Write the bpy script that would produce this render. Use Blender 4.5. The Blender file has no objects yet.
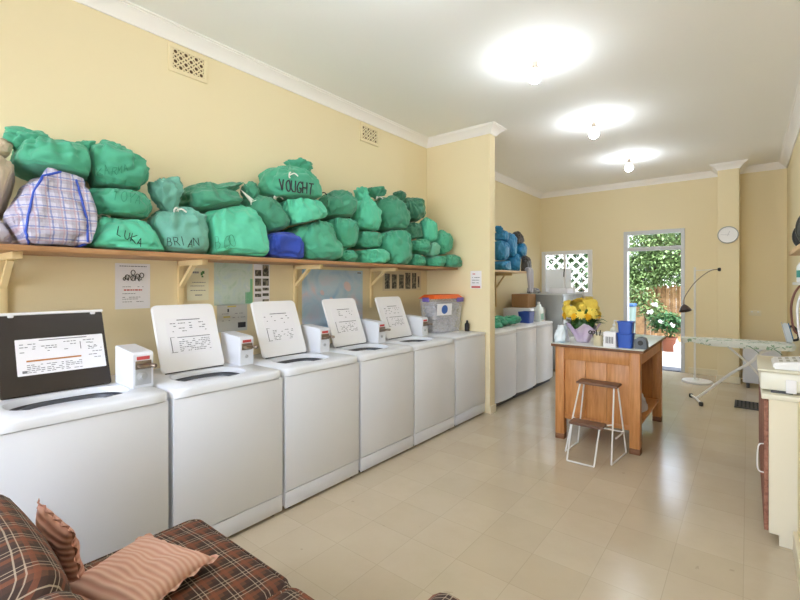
import bpy, bmesh, math, random
from mathutils import Vector, Matrix, noise
from mathutils.bvhtree import BVHTree
random.seed(7)
R = math.radians
C = bpy.context.scene.collection
SC = bpy.context.scene

# ------------------------------------------------------------------ camera
F_PX, YAW, CAMH = 435.0, R(38.66), 1.5
HU, HV = 400.0, 283.0
cam_d = bpy.data.cameras.new('camera'); cam = bpy.data.objects.new('camera', cam_d); C.objects.link(cam)
cam.location = (0, 0, CAMH); cam.rotation_euler = (R(90), 0, YAW)
cam_d.sensor_width = 36; cam_d.lens = F_PX / 800 * 36; cam_d.shift_y = (HV - 300) / 800.0
cam_d.clip_start = 0.02
SC.camera = cam
FW = Vector((-math.sin(YAW), math.cos(YAW), 0)); RT = Vector((math.cos(YAW), math.sin(YAW), 0))

def ray(u, v):
    return FW + RT * ((u - HU) / F_PX) + Vector((0, 0, (HV - v) / F_PX))
def at(u, v, x=None, y=None, z=None):
    """the point of the room on a known plane that a measured point of the photograph belongs to"""
    d = ray(u, v)
    t = x / d.x if x is not None else (y / d.y if y is not None else (z - CAMH) / d.z)
    return Vector((0, 0, CAMH)) + d * t

# ------------------------------------------------------------------ materials
def lin(h):
    if isinstance(h, tuple): return h
    c = [((h >> s) & 255) / 255 for s in (16, 8, 0)]
    return tuple(x / 12.92 if x <= .04045 else ((x + .055) / 1.055) ** 2.4 for x in c)
def newmat(name):
    m = bpy.data.materials.new(name); m.use_nodes = True
    nt = m.node_tree; b = nt.nodes['Principled BSDF']
    return m, nt, b
def mat(name, col, rough=.5, metal=0., bump=None, vary=None, emit=None, spec=None, alpha=None, sheen=0, scale_xyz=None):
    m, nt, b = newmat(name); c = lin(col)
    b.inputs['Base Color'].default_value = (*c, 1)
    b.inputs['Roughness'].default_value = rough; b.inputs['Metallic'].default_value = metal
    if spec is not None: b.inputs['Specular IOR Level'].default_value = spec
    if sheen: b.inputs['Sheen Weight'].default_value = sheen
    tc = nt.nodes.new('ShaderNodeTexCoord')
    src = tc.outputs['Object']
    if scale_xyz:
        mp = nt.nodes.new('ShaderNodeMapping'); mp.inputs['Scale'].default_value = scale_xyz
        nt.links.new(src, mp.inputs['Vector']); src = mp.outputs['Vector']
    if vary:
        sc, amt, c2 = vary
        n = nt.nodes.new('ShaderNodeTexNoise'); n.inputs['Scale'].default_value = sc; n.inputs['Detail'].default_value = 5
        nt.links.new(src, n.inputs['Vector'])
        mx = nt.nodes.new('ShaderNodeMix'); mx.data_type = 'RGBA'
        mx.inputs[6].default_value = (*c, 1); mx.inputs[7].default_value = (*lin(c2), 1)
        ma = nt.nodes.new('ShaderNodeMath'); ma.operation = 'MULTIPLY'; ma.inputs[1].default_value = amt
        nt.links.new(n.outputs['Fac'], ma.inputs[0]); nt.links.new(ma.outputs[0], mx.inputs[0])
        nt.links.new(mx.outputs[2], b.inputs['Base Color'])
    if bump:
        sc, st = bump
        n = nt.nodes.new('ShaderNodeTexNoise'); n.inputs['Scale'].default_value = sc; n.inputs['Detail'].default_value = 4
        nt.links.new(src, n.inputs['Vector'])
        bp = nt.nodes.new('ShaderNodeBump'); bp.inputs['Strength'].default_value = st; bp.inputs['Distance'].default_value = .01
        nt.links.new(n.outputs['Fac'], bp.inputs['Height']); nt.links.new(bp.outputs['Normal'], b.inputs['Normal'])
    if emit:
        b.inputs['Emission Color'].default_value = (*lin(emit[0]), 1); b.inputs['Emission Strength'].default_value = emit[1]
    return m
def clear_mat(name, col, amount, rough=.1):
    """thin clear sheet: mostly transparent with a gloss"""
    m, nt, b = newmat(name)
    b.inputs['Base Color'].default_value = (*lin(col), 1); b.inputs['Roughness'].default_value = rough
    tr = nt.nodes.new('ShaderNodeBsdfTransparent'); mx = nt.nodes.new('ShaderNodeMixShader')
    mx.inputs[0].default_value = amount
    out = nt.nodes['Material Output']
    nt.links.new(tr.outputs[0], mx.inputs[1]); nt.links.new(b.outputs[0], mx.inputs[2]); nt.links.new(mx.outputs[0], out.inputs[0])
    return m
def glass_mat(name):
    m, nt, b = newmat(name)
    tr = nt.nodes.new('ShaderNodeBsdfTransparent'); gl = nt.nodes.new('ShaderNodeBsdfGlossy'); gl.inputs['Roughness'].default_value = .02
    fr = nt.nodes.new('ShaderNodeFresnel'); fr.inputs[0].default_value = 1.45
    mx = nt.nodes.new('ShaderNodeMixShader'); out = nt.nodes['Material Output']
    nt.links.new(fr.outputs[0], mx.inputs[0]); nt.links.new(tr.outputs[0], mx.inputs[1]); nt.links.new(gl.outputs[0], mx.inputs[2])
    nt.links.new(mx.outputs[0], out.inputs[0])
    return m
def mathn(nt, op, a, b=None):
    n = nt.nodes.new('ShaderNodeMath'); n.operation = op
    for i, v in enumerate((a, b)):
        if v is None: continue
        if isinstance(v, (int, float)): n.inputs[i].default_value = v
        else: nt.links.new(v, n.inputs[i])
    return n.outputs[0]
def mixc(nt, fac, c1, c2):
    mx = nt.nodes.new('ShaderNodeMix'); mx.data_type = 'RGBA'
    for i, v in ((0, fac), (6, c1), (7, c2)):
        if isinstance(v, (int, float)) and i == 0: mx.inputs[0].default_value = v
        elif isinstance(v, tuple) or isinstance(v, int): mx.inputs[i].default_value = (*lin(v), 1)
        else: nt.links.new(v, mx.inputs[i])
    return mx.outputs[2]
def stripe(nt, coord, period, width, offset=0.):
    """1 inside a stripe of the given width, repeated"""
    a = mathn(nt, 'FRACT', mathn(nt, 'DIVIDE', mathn(nt, 'ADD', coord, offset + 50 * period), period))
    return mathn(nt, 'LESS_THAN', a, width / period)
def coords(nt):
    tc = nt.nodes.new('ShaderNodeTexCoord'); sp = nt.nodes.new('ShaderNodeSeparateXYZ')
    nt.links.new(tc.outputs['Object'], sp.inputs[0])
    return sp.outputs[0], sp.outputs[1], sp.outputs[2]
def plaid_sofa():
    m, nt, b = newmat('plaid upholstery'); x, y, z = coords(nt)
    yz = mathn(nt, 'SUBTRACT', y, z)
    col = mixc(nt, mathn(nt, 'MULTIPLY', stripe(nt, x, .086, .034), .75), 0x5e3c2c, 0x33251f)
    col = mixc(nt, mathn(nt, 'MULTIPLY', stripe(nt, yz, .086, .034), .7), col, 0x35251f)
    col = mixc(nt, mathn(nt, 'MULTIPLY', stripe(nt, x, .086, .016, .034), .55), col, 0x844a30)
    col = mixc(nt, mathn(nt, 'MULTIPLY', stripe(nt, yz, .086, .016, .034), .55), col, 0x844a30)
    for off in (.05, .066):
        col = mixc(nt, mathn(nt, 'MULTIPLY', stripe(nt, x, .086, .0032, off), .6), col, 0xbfae98)
        col = mixc(nt, mathn(nt, 'MULTIPLY', stripe(nt, yz, .086, .0032, off), .6), col, 0xbfae98)
    nt.links.new(col, b.inputs['Base Color']); b.inputs['Roughness'].default_value = .9
    n = nt.nodes.new('ShaderNodeTexNoise'); n.inputs['Scale'].default_value = 180
    bp = nt.nodes.new('ShaderNodeBump'); bp.inputs['Strength'].default_value = .35; bp.inputs['Distance'].default_value = .004
    nt.links.new(n.outputs['Fac'], bp.inputs['Height']); nt.links.new(bp.outputs[0], b.inputs['Normal'])
    return m
def plaid_tote():
    m, nt, b = newmat('checked woven plastic'); x, y, z = coords(nt)
    s = mathn(nt, 'ADD', x, y)
    col = 0xc9c6d6
    first = mixc(nt, mathn(nt, 'MULTIPLY', stripe(nt, y, .055, .02), .5), col, 0x9a93a8)
    c = mixc(nt, mathn(nt, 'MULTIPLY', stripe(nt, z, .055, .02), .5), first, 0x9a93a8)
    c = mixc(nt, mathn(nt, 'MULTIPLY', stripe(nt, y, .055, .007, .026), .65), c, 0x5c6fb4)
    c = mixc(nt, mathn(nt, 'MULTIPLY', stripe(nt, z, .055, .007, .026), .65), c, 0x5c6fb4)
    c = mixc(nt, mathn(nt, 'MULTIPLY', stripe(nt, y, .055, .006, .038), .55), c, 0xb08a94)
    c = mixc(nt, mathn(nt, 'MULTIPLY', stripe(nt, z, .055, .006, .038), .55), c, 0xb08a94)
    nt.links.new(c, b.inputs['Base Color']); b.inputs['Roughness'].default_value = .45
    n = nt.nodes.new('ShaderNodeTexNoise'); n.inputs['Scale'].default_value = 14
    bp = nt.nodes.new('ShaderNodeBump'); bp.inputs['Strength'].default_value = .5; bp.inputs['Distance'].default_value = .02
    nt.links.new(n.outputs['Fac'], bp.inputs['Height']); nt.links.new(bp.outputs[0], b.inputs['Normal'])
    return m
def striped(name, c1, c2, period, axis=0, rough=.8):
    m, nt, b = newmat(name); cs = coords(nt)
    w = nt.nodes.new('ShaderNodeMath'); w.operation = 'SINE'
    nt.links.new(mathn(nt, 'MULTIPLY', cs[axis], 2 * math.pi / period), w.inputs[0])
    f = mathn(nt, 'ADD', mathn(nt, 'MULTIPLY', w.outputs[0], .5), .5)
    nt.links.new(mixc(nt, f, c1, c2), b.inputs['Base Color']); b.inputs['Roughness'].default_value = rough
    bp = nt.nodes.new('ShaderNodeBump'); bp.inputs['Strength'].default_value = .5; bp.inputs['Distance'].default_value = .006
    nt.links.new(f, bp.inputs['Height']); nt.links.new(bp.outputs[0], b.inputs['Normal'])
    return m
def wood(name, c1, c2, axis=2, scale=5., rough=.5):
    m, nt, b = newmat(name)
    tc = nt.nodes.new('ShaderNodeTexCoord'); mp = nt.nodes.new('ShaderNodeMapping')
    s = [9., 9., 9.]; s[axis] = .8; mp.inputs['Scale'].default_value = s
    nt.links.new(tc.outputs['Object'], mp.inputs['Vector'])
    n = nt.nodes.new('ShaderNodeTexNoise'); n.inputs['Scale'].default_value = scale; n.inputs['Detail'].default_value = 6; n.inputs['Distortion'].default_value = .6
    nt.links.new(mp.outputs[0], n.inputs['Vector'])
    n2 = nt.nodes.new('ShaderNodeTexNoise'); n2.inputs['Scale'].default_value = 1.3
    nt.links.new(tc.outputs['Object'], n2.inputs['Vector'])
    f = mathn(nt, 'ADD', mathn(nt, 'MULTIPLY', n.outputs['Fac'], .8), mathn(nt, 'MULTIPLY', n2.outputs['Fac'], .2))
    r = nt.nodes.new('ShaderNodeValToRGB'); r.color_ramp.elements[0].position = .35; r.color_ramp.elements[1].position = .68
    r.color_ramp.elements[0].color = (*lin(c1), 1); r.color_ramp.elements[1].color = (*lin(c2), 1)
    nt.links.new(f, r.inputs[0]); nt.links.new(r.outputs[0], b.inputs['Base Color']); b.inputs['Roughness'].default_value = rough
    return m
def mottle(name, stops, scale, rough=.6, detail=6, distort=.5):
    m, nt, b = newmat(name); tc = nt.nodes.new('ShaderNodeTexCoord')
    n = nt.nodes.new('ShaderNodeTexNoise'); n.inputs['Scale'].default_value = scale; n.inputs['Detail'].default_value = detail; n.inputs['Distortion'].default_value = distort
    nt.links.new(tc.outputs['Object'], n.inputs['Vector'])
    r = nt.nodes.new('ShaderNodeValToRGB')
    while len(r.color_ramp.elements) < len(stops): r.color_ramp.elements.new(.5)
    for e, (p, c) in zip(r.color_ramp.elements, stops): e.position = p; e.color = (*lin(c), 1)
    nt.links.new(n.outputs['Fac'], r.inputs[0]); nt.links.new(r.outputs[0], b.inputs['Base Color']); b.inputs['Roughness'].default_value = rough
    return m
def floor_mat():
    m, nt, b = newmat('vinyl floor tiles'); x, y, z = coords(nt)
    gx = stripe(nt, x, .305, .0035, .02); gy = stripe(nt, y, .305, .0035, .1)
    g = mathn(nt, 'MAXIMUM', gx, gy)
    tc = nt.nodes.new('ShaderNodeTexCoord')
    n = nt.nodes.new('ShaderNodeTexNoise'); n.inputs['Scale'].default_value = 3.5; n.inputs['Detail'].default_value = 8; n.inputs['Roughness'].default_value = .65
    nt.links.new(tc.outputs['Object'], n.inputs['Vector'])
    # each tile a slightly different tone
    tx = mathn(nt, 'FLOOR', mathn(nt, 'DIVIDE', mathn(nt, 'ADD', x, .02 + 15.25), .305)); ty = mathn(nt, 'FLOOR', mathn(nt, 'DIVIDE', mathn(nt, 'ADD', y, .1 + 15.25), .305))
    cb = nt.nodes.new('ShaderNodeCombineXYZ'); nt.links.new(tx, cb.inputs[0]); nt.links.new(ty, cb.inputs[1])
    wn = nt.nodes.new('ShaderNodeTexWhiteNoise'); nt.links.new(cb.outputs[0], wn.inputs['Vector'])
    base = mixc(nt, wn.outputs['Value'], FLOOR_A, FLOOR_B)
    r = nt.nodes.new('ShaderNodeValToRGB'); r.color_ramp.elements[0].position = .42; r.color_ramp.elements[1].position = .62
    r.color_ramp.elements[0].color = (0, 0, 0, 1); r.color_ramp.elements[1].color = (.28, .28, .28, 1)
    nt.links.new(n.outputs['Fac'], r.inputs[0])
    c = mixc(nt, r.outputs[0], base, FLOOR_C)
    n2 = nt.nodes.new('ShaderNodeTexNoise'); n2.inputs['Scale'].default_value = 11; n2.inputs['Detail'].default_value = 3
    nt.links.new(tc.outputs['Object'], n2.inputs['Vector'])
    sc = mathn(nt, 'MULTIPLY', mathn(nt, 'GREATER_THAN', n2.outputs['Fac'], .735), .25)
    c = mixc(nt, sc, c, 0x7d6f5c)
    c = mixc(nt, mathn(nt, 'MULTIPLY', g, .2), c, 0x6f604a)
    nt.links.new(c, b.inputs['Base Color'])
    b.inputs['Roughness'].default_value = .3
    rr = mathn(nt, 'ADD', mathn(nt, 'MULTIPLY', n.outputs['Fac'], .12), .13); nt.links.new(rr, b.inputs['Roughness'])
    bp = nt.nodes.new('ShaderNodeBump'); bp.inputs['Strength'].default_value = .03; bp.inputs['Distance'].default_value = .01
    nt.links.new(n.outputs['Fac'], bp.inputs['Height']); nt.links.new(bp.outputs[0], b.inputs['Normal'])
    return m
FLOOR_A, FLOOR_B, FLOOR_C = 0xc7b9a3, 0xc1b29b, 0xb9a88f

M = {}
M['wall'] = mat('cream painted plaster', 0xebddb9, .75, bump=(60, .05), vary=(1.6, .5, 0xe7d7ae))
M['ceil'] = mat('white ceiling paint', 0xf8f8f9, .85)
M['cornice'] = mat('white plaster cornice', 0xf8f5f3, .6)
M['skirt'] = mat('cream gloss skirting', 0xe9dfc4, .4)
M['floor'] = floor_mat()
M['enamel'] = mat('white enamel', 0xdfe2ea, .28)
M['enamel_side'] = mat('white enamel panel', 0xdbdee7, .32)
M['lidwhite'] = mat('white lid enamel', 0xeaeaee, .3)
M['gapdark'] = mat('dark gap', 0x2c2c30, .7)
M['tub'] = mat('grey tub plastic', 0x4a4c54, .35)
M['tubin'] = mat('speckled tub', 0x9a9ca6, .3)
M['brownlid'] = mat('dark brown lid', 0x231913, .42)
M['paper'] = mat('white paper', 0xe9e8ee, .7)
M['ink'] = mat('grey ink', 0x77787f, .8)
M['inkdark'] = mat('dark ink', 0x33343a, .8)
M['inkred'] = mat('red ink', 0xc24a4a, .8)
M['inkbrown'] = mat('orange brown bar', 0xb0743c, .7)
M['chrome'] = mat('chrome', 0xb9bcc2, .35, .5)
M['brass'] = mat('brass', 0xa89c78, .4, .6)
M['bronze'] = mat('dull bronze', 0x8d7f72, .35, .8)
M['black'] = mat('black plastic', 0x1c1c1e, .5)
M['dgrey'] = mat('dark grey', 0x45464b, .6)
M['pine'] = wood('pine shelf timber', 0xcfa878, 0xdfc195, 1, 4)
M['shelf_edge'] = wood('brown shelf timber', 0x9a6f48, 0xb98d62, 1, 4)
M['bracket'] = mat('cream painted timber', 0xe9d3a2, .6)
M['tablewood'] = wood('honey pine', 0xb3743c, 0xd0945a, 2, 5, .42)
M['tabledark'] = wood('worn timber', 0x6b452b, 0x8a5b38, 0, 5, .55)
M['laminate'] = mat('pale laminate', 0xd5d6d2, .25)
M['stoolwood'] = wood('dark stool timber', 0x5b3c2b, 0x86614a, 0, 6, .5)
M['whitemetal'] = mat('white painted steel', 0xe8e6e2, .35)
M['benchpanel'] = mat('cream laminate', 0xe6ddc6, .5)
M['chipboard'] = mottle('raw red brown edge', [(.3, 0x7d4f3f), (.7, 0xa87561)], 60, .8)
M['glass'] = glass_mat('window glass')
M['blackcord'] = mat('black cord', 0x23241f, .7)
M['whitecord'] = mat('white cord', 0xe8e6e0, .7)
M['marker'] = mat('black marker', 0x1f3a33, .8)
M['markerfaint'] = mat('faded marker', 0x2f8468, .8)
M['plaid'] = plaid_sofa()
M['tote'] = plaid_tote()
M['blueribbon'] = mat('blue piping', 0x2f50b8, .5)
M['pillow'] = striped('pink striped cloth', 0xcf9c8a, 0xdfb9a6, .021, 1)
M['pillow_dark'] = striped('rose striped cloth', 0xbd8573, 0xd0a08e, .021, 1)
M['leg_black'] = mat('dark wood foot', 0x2c211b, .5)
def cloth(name, c, c2):
    m = mat(name, c, .8, vary=(7, .7, c2), sheen=.2)
    nt = m.node_tree; b = nt.nodes['Principled BSDF']; tc = nt.nodes.new('ShaderNodeTexCoord')
    n = nt.nodes.new('ShaderNodeTexNoise'); n.noise_type = 'RIDGED_MULTIFRACTAL'; n.inputs['Scale'].default_value = 6; n.inputs['Detail'].default_value = 4; n.inputs['Distortion'].default_value = 1.2
    nt.links.new(tc.outputs['Object'], n.inputs['Vector'])
    bp = nt.nodes.new('ShaderNodeBump'); bp.inputs['Strength'].default_value = .8; bp.inputs['Distance'].default_value = .022
    nt.links.new(n.outputs['Fac'], bp.inputs['Height']); nt.links.new(bp.outputs[0], b.inputs['Normal'])
    return m
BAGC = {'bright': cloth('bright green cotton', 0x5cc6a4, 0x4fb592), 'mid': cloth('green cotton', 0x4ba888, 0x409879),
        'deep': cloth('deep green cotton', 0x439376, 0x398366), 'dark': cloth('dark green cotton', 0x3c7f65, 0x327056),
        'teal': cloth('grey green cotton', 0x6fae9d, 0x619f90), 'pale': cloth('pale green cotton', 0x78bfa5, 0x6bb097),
        'beige': cloth('beige canvas', 0xbfae97, 0xb1a088), 'grey': cloth('pale grey cloth', 0xc9c8d2, 0xb8b6c4),
        'blue': cloth('royal blue cloth', 0x2a49b4, 0x2340a2),
        'skyblue': mat('blue plastic film', 0x2f8ec4, .3, bump=(20, .4), vary=(6, .6, 0x2479b0)),
        'soot': mat('dark plastic film', 0x3c3a3b, .35, bump=(20, .4), vary=(6, .6, 0x544c46))}

# ------------------------------------------------------------------ object helpers
def thing(name, label, cat, loc=(0, 0, 0), group=None):
    o = bpy.data.objects.new(name, None); C.objects.link(o); o.location = loc; o.empty_display_size = .05
    o['label'] = label; o['category'] = cat
    if group: o['group'] = group
    return o
def tag(o, label, cat, group=None, kind=None):
    o['label'] = label; o['category'] = cat
    if group: o['group'] = group
    if kind: o['kind'] = kind
    return o
def root_of(p):
    v = Vector((0, 0, 0))
    while p is not None: v += Vector(p.location); p = p.parent
    return v
def obj(name, bm, m, parent=None, sharp=38, smooth=True, origin=None):
    """one mesh object from a bmesh in room coordinates"""
    bm.normal_update()
    for f in bm.faces: f.smooth = smooth
    if smooth:
        for e in bm.edges:
            if len(e.link_faces) == 2 and e.calc_face_angle(0) > R(sharp): e.smooth = False
    off = root_of(parent) if parent is not None else Vector(origin or (0, 0, 0))
    if off.length: bmesh.ops.translate(bm, verts=bm.verts, vec=-off)
    me = bpy.data.meshes.new(name); bm.to_mesh(me); bm.free()
    for x in (m if isinstance(m, (list, tuple)) else [m]): me.materials.append(x)
    o = bpy.data.objects.new(name, me); C.objects.link(o)
    if parent is not None: o.parent = parent
    else: o.location = off
    return o
def struct(name, bm, m, parent=None, smooth=False):
    o = obj(name, bm, m, parent, smooth=smooth)
    if parent is None: o['kind'] = 'structure'
    return o
def dup(root, loc, label=None):
    r = root.copy(); C.objects.link(r); r.location = loc
    if label: r['label'] = label
    for ch in list(root.children):
        c = ch.copy(); C.objects.link(c); c.parent = r
        for g in list(ch.children):
            d = g.copy(); C.objects.link(d); d.parent = c
    return r
def BM(): return bmesh.new()
def box(bm, lo, hi, bev=0, seg=2, mi=0):
    t = bmesh.new(); bmesh.ops.create_cube(t, size=1)
    for v in t.verts: v.co = Vector([lo[i] + (v.co[i] + .5) * (hi[i] - lo[i]) for i in range(3)])
    if bev: bmesh.ops.bevel(t, geom=list(t.edges), offset=bev, segments=seg, affect='EDGES', profile=.5)
    return merge(bm, t, mi)
def merge(bm, t, mi=0, mx=None):
    if mx is not None: bmesh.ops.transform(t, matrix=mx, verts=t.verts)
    vs = [bm.verts.new(v.co) for v in t.verts]
    t.verts.index_update()
    for f in t.faces:
        nf = bm.faces.new([vs[v.index] for v in f.verts]); nf.material_index = mi
    t.free(); return bm
def tube(bm, pts, r, n=10, closed=False, mi=0, radii=None, caps=True):
    pts = [Vector(p) for p in pts]; rings = []; prev = None
    for i, p in enumerate(pts):
        a = pts[i - 1] if (i or closed) else pts[0]; b = pts[(i + 1) % len(pts)] if (i < len(pts) - 1 or closed) else pts[-1]
        t = (b - a); t = t.normalized() if t.length > 1e-9 else Vector((0, 0, 1))
        if prev is None: nn = t.orthogonal().normalized()
        else:
            nn = prev - t * prev.dot(t); nn = nn.normalized() if nn.length > 1e-6 else t.orthogonal().normalized()
        prev = nn; bb = t.cross(nn); rr = radii[i] if radii else r
        rings.append([bm.verts.new(p + (nn * math.cos(2 * math.pi * k / n) + bb * math.sin(2 * math.pi * k / n)) * rr) for k in range(n)])
    m = len(rings)
    for i in range(m if closed else m - 1):
        A, B = rings[i], rings[(i + 1) % m]
        for k in range(n):
            f = bm.faces.new((A[k], A[(k + 1) % n], B[(k + 1) % n], B[k])); f.material_index = mi
    if not closed and caps:
        f = bm.faces.new(rings[0][::-1]); f.material_index = mi; f = bm.faces.new(rings[-1]); f.material_index = mi
    return bm
def arc(c, r, a0, a1, n, e1, e2):
    c, e1, e2 = Vector(c), Vector(e1), Vector(e2)
    return [c + e1 * r * math.cos(R(a0 + (a1 - a0) * i / n)) + e2 * r * math.sin(R(a0 + (a1 - a0) * i / n)) for i in range(n + 1)]
def smooth_path(pts, n=8):
    pts = [Vector(p) for p in pts]; out = []
    for i in range(len(pts) - 1):
        p0 = pts[max(i - 1, 0)]; p1 = pts[i]; p2 = pts[i + 1]; p3 = pts[min(i + 2, len(pts) - 1)]
        for k in range(n):
            t = k / n
            out.append(.5 * ((2 * p1) + (p2 - p0) * t + (2 * p0 - 5 * p1 + 4 * p2 - p3) * t * t + (3 * p1 - p0 - 3 * p2 + p3) * t ** 3))
    return out + [pts[-1]]
def lathe(bm, prof, n=24, c=(0, 0, 0), ax=(0, 0, 1), mi=0, squash=None, cap=True):
    c = Vector(c); az = Vector(ax).normalized(); ex = az.orthogonal().normalized(); ey = az.cross(ex)
    if az.z > .99: ex, ey = Vector((1, 0, 0)), Vector((0, 1, 0))
    rings = []
    for r, h in prof:
        rings.append([bm.verts.new(c + az * h + (ex * math.cos(2 * math.pi * k / n) * (squash[0] if squash else 1) + ey * math.sin(2 * math.pi * k / n) * (squash[1] if squash else 1)) * r) for k in range(n)])
    for A, B in zip(rings, rings[1:]):
        for k in range(n):
            f = bm.faces.new((A[k], A[(k + 1) % n], B[(k + 1) % n], B[k])); f.material_index = mi
    if cap:
        for rg in (rings[0][::-1], rings[-1]):
            f = bm.faces.new(rg); f.material_index = mi
    return bm
def rrect(w, h, r, n=5):
    pts = []
    for cx, cy, a in ((w - r, h - r, 0), (r, h - r, 90), (r, r, 180), (w - r, r, 270)):
        for i in range(n + 1):
            t = R(a + 90 * i / n); pts.append((cx + r * math.cos(t), cy + r * math.sin(t)))
    return pts
def slab(bm, pts, o, es, et, th, bev=0, mi=0):
    """outline pts in the plane (es, et) at o, extruded by th along es x et"""
    o, es, et = Vector(o), Vector(es).normalized(), Vector(et).normalized(); n = es.cross(et)
    t = bmesh.new()
    A = [t.verts.new(o + es * a + et * b) for a, b in pts]; B = [t.verts.new(o + es * a + et * b + n * th) for a, b in pts]
    k = len(pts)
    t.faces.new(A[::-1]); t.faces.new(B)
    for i in range(k): t.faces.new((A[i], A[(i + 1) % k], B[(i + 1) % k], B[i]))
    if bev:
        t.normal_update()
        ed = [e for e in t.edges if e.calc_face_angle(0) > R(60)]
        bmesh.ops.bevel(t, geom=ed, offset=bev, segments=2, affect='EDGES')
    return merge(bm, t, mi)
def rbox(bm, w, d, h, mx, bev=0, mi=0):
    """box centred in x, y with its base at z=0, placed by a matrix"""
    t = bmesh.new(); box(t, (-w / 2, -d / 2, 0), (w / 2, d / 2, h), bev)
    return merge(bm, t, mi, mx)

# ------------------------------------------------------------------ the room
XL, YB, YF, ZC = -3.19, 8.67, -1.7, 3.30
XR, XN, YN = .4546, .215, 3.27
PY0, PY1, PX = 4.53, 4.66, -2.306
bm = BM(); box(bm, (XL - .15, YF - .15, -.1), (XR + .15, YB + .12, 0)); struct('floor', bm, M['floor'])
bm = BM(); box(bm, (XL - .15, YF - .15, ZC), (XR + .15, YB + .15, ZC + .12)); struct('ceiling', bm, M['ceil'])
XA2 = -3.29
bm = BM(); box(bm, (XL - .2, YF - .15, 0), (XL, PY1, ZC)); struct('wall_left', bm, M['wall'])
bm = BM(); box(bm, (XL - .25, PY1 - .05, 0), (XA2, YB + .15, ZC)); struct('wall_left_far', bm, M['wall'])
bm = BM(); box(bm, (XR, YF - .15, 0), (XR + .15, YB + .15, ZC)); struct('wall_right', bm, M['wall'])
bm = BM(); box(bm, (XN, YF, 0), (XR, YN, .84), .006); struct('wall_right_low', bm, M['wall'])
bm = BM(); box(bm, (XL, PY0, 0), (PX, PY1, ZC), .006); struct('wall_partition', bm, M['wall'])
DX0, DX1, DZ = -1.73, -.845, 2.39
WX0, WX1, WZ0, WZ1 = -3.24, -2.32, 1.28, 2.11
bm = BM()
box(bm, (XA2 - .05, YB, 0), (WX0, YB + .12, ZC)); box(bm, (WX0, YB, 0), (WX1, YB + .12, WZ0)); box(bm, (WX0, YB, WZ1), (WX1, YB + .12, ZC))
box(bm, (WX1, YB, 0), (DX0, YB + .12, ZC)); box(bm, (DX0, YB, DZ), (DX1, YB + .12, ZC)); box(bm, (DX1, YB, 0), (XR, YB + .12, ZC))
struct('wall_back', bm, M['wall'])
PRX0, PRX1, PRY = -.36, -.10, 8.20
bm = BM(); box(bm, (PRX0, PRY, 0), (PRX1, YB, ZC), .005); struct('wall_pier', bm, M['wall'])
# shopfront behind the camera
bm = BM()
box(bm, (XL, YF - .12, 0), (XR, YF, .45)); box(bm, (XL, YF - .12, 2.75), (XR, YF, ZC)); box(bm, (XL, YF - .12, .45), (XL + .12, YF, 2.75)); box(bm, (XN - .1, YF - .12, .45), (XR, YF, 2.75))
struct('wall_front', bm, M['wall'])
bm = BM(); 
for x in (-3.07, -1.5, .07): box(bm, (x, YF - .09, .45), (x + .045, YF - .03, 2.75))
box(bm, (-3.07, YF - .09, .45), (.115, YF - .03, .5)); box(bm, (-3.07, YF - .09, 2.7), (.115, YF - .03, 2.75))
w2 = struct('window_2', bm, M['whitemetal'])
bm = BM(); box(bm, (-3.06, YF - .065, .46), (.1, YF - .058, 2.74)); struct('window_pane', bm, M['glass'], w2)

COVE = [(0, -.09), (.012, -.09), (.016, -.078), (.04, -.05), (.068, -.026), (.085, -.018), (.085, -.01), (.1, -.008), (.1, .0), (0, 0)]
ntrim = [0]
def cornice(p0, p1, nrm, e0=0, e1=0):
    """cove along the top of a wall from p0 to p1; e0, e1 lengthen or shorten the ends for mitres"""
    ntrim[0] += 1
    p0, p1, n = Vector((*p0, ZC)), Vector((*p1, ZC)), Vector((*nrm, 0)); d = (p1 - p0).normalized()
    bm = BM(); A = []; B = []
    for a, z in COVE:
        A.append(bm.verts.new(p0 - d * e0 * a + n * a + Vector((0, 0, z)))); B.append(bm.verts.new(p1 + d * e1 * a + n * a + Vector((0, 0, z))))
    k = len(COVE)
    for i in range(k):
        j = (i + 1) % k
        bm.faces.new((A[i], A[j], B[j], B[i]))
    bm.faces.new(A[::-1]); bm.faces.new(B)
    bmesh.ops.recalc_face_normals(bm, faces=bm.faces)
    o = obj('trim_%d' % ntrim[0], bm, M['cornice'], sharp=25); o['kind'] = 'structure'
cornice((XL, YF), (XL, PY0), (1, 0), -1, -1)
cornice((XL, PY0), (PX, PY0), (0, -1), -1, 1)
cornice((PX, PY0), (PX, PY1), (1, 0), 1, 1)
cornice((XA2, PY1), (PX, PY1), (0, 1), -1, 1)
cornice((XA2, PY1), (XA2, YB), (1, 0), -1, -1)
cornice((XA2, YB), (PRX0, YB), (0, -1), -1, -1)
cornice((PRX0, PRY), (PRX0, YB), (-1, 0), 1, -1)
cornice((PRX0, PRY), (PRX1, PRY), (0, -1), 1, 1)
cornice((PRX1, PRY), (PRX1, YB), (1, 0), 1, -1)
cornice((PRX1, YB), (XR, YB), (0, -1), -1, -1)
cornice((XR, YF), (XR, YB), (-1, 0), -1, -1)
def skirting(name, lo, hi):
    bm = BM(); box(bm, lo, hi, .004); o = struct(name, bm, M['skirt'])
skirting('baseboard_right', (XN - .02, YF, 0), (XN, 3.262, .12))
skirting('baseboard_pier', (PRX0 - .015, PRY - .015, 0), (PRX1 + .015, PRY, .1))
skirting('baseboard_back', (DX1 + .07, YB - .015, 0), (PRX0, YB, .1))
skirting('baseboard_recess', (PRX1, YB - .015, 0), (XR, YB, .1))
skirting('baseboard_partition', (PX, PY0 - .008, 0), (PX + .012, PY1 + .008, .09))

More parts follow.
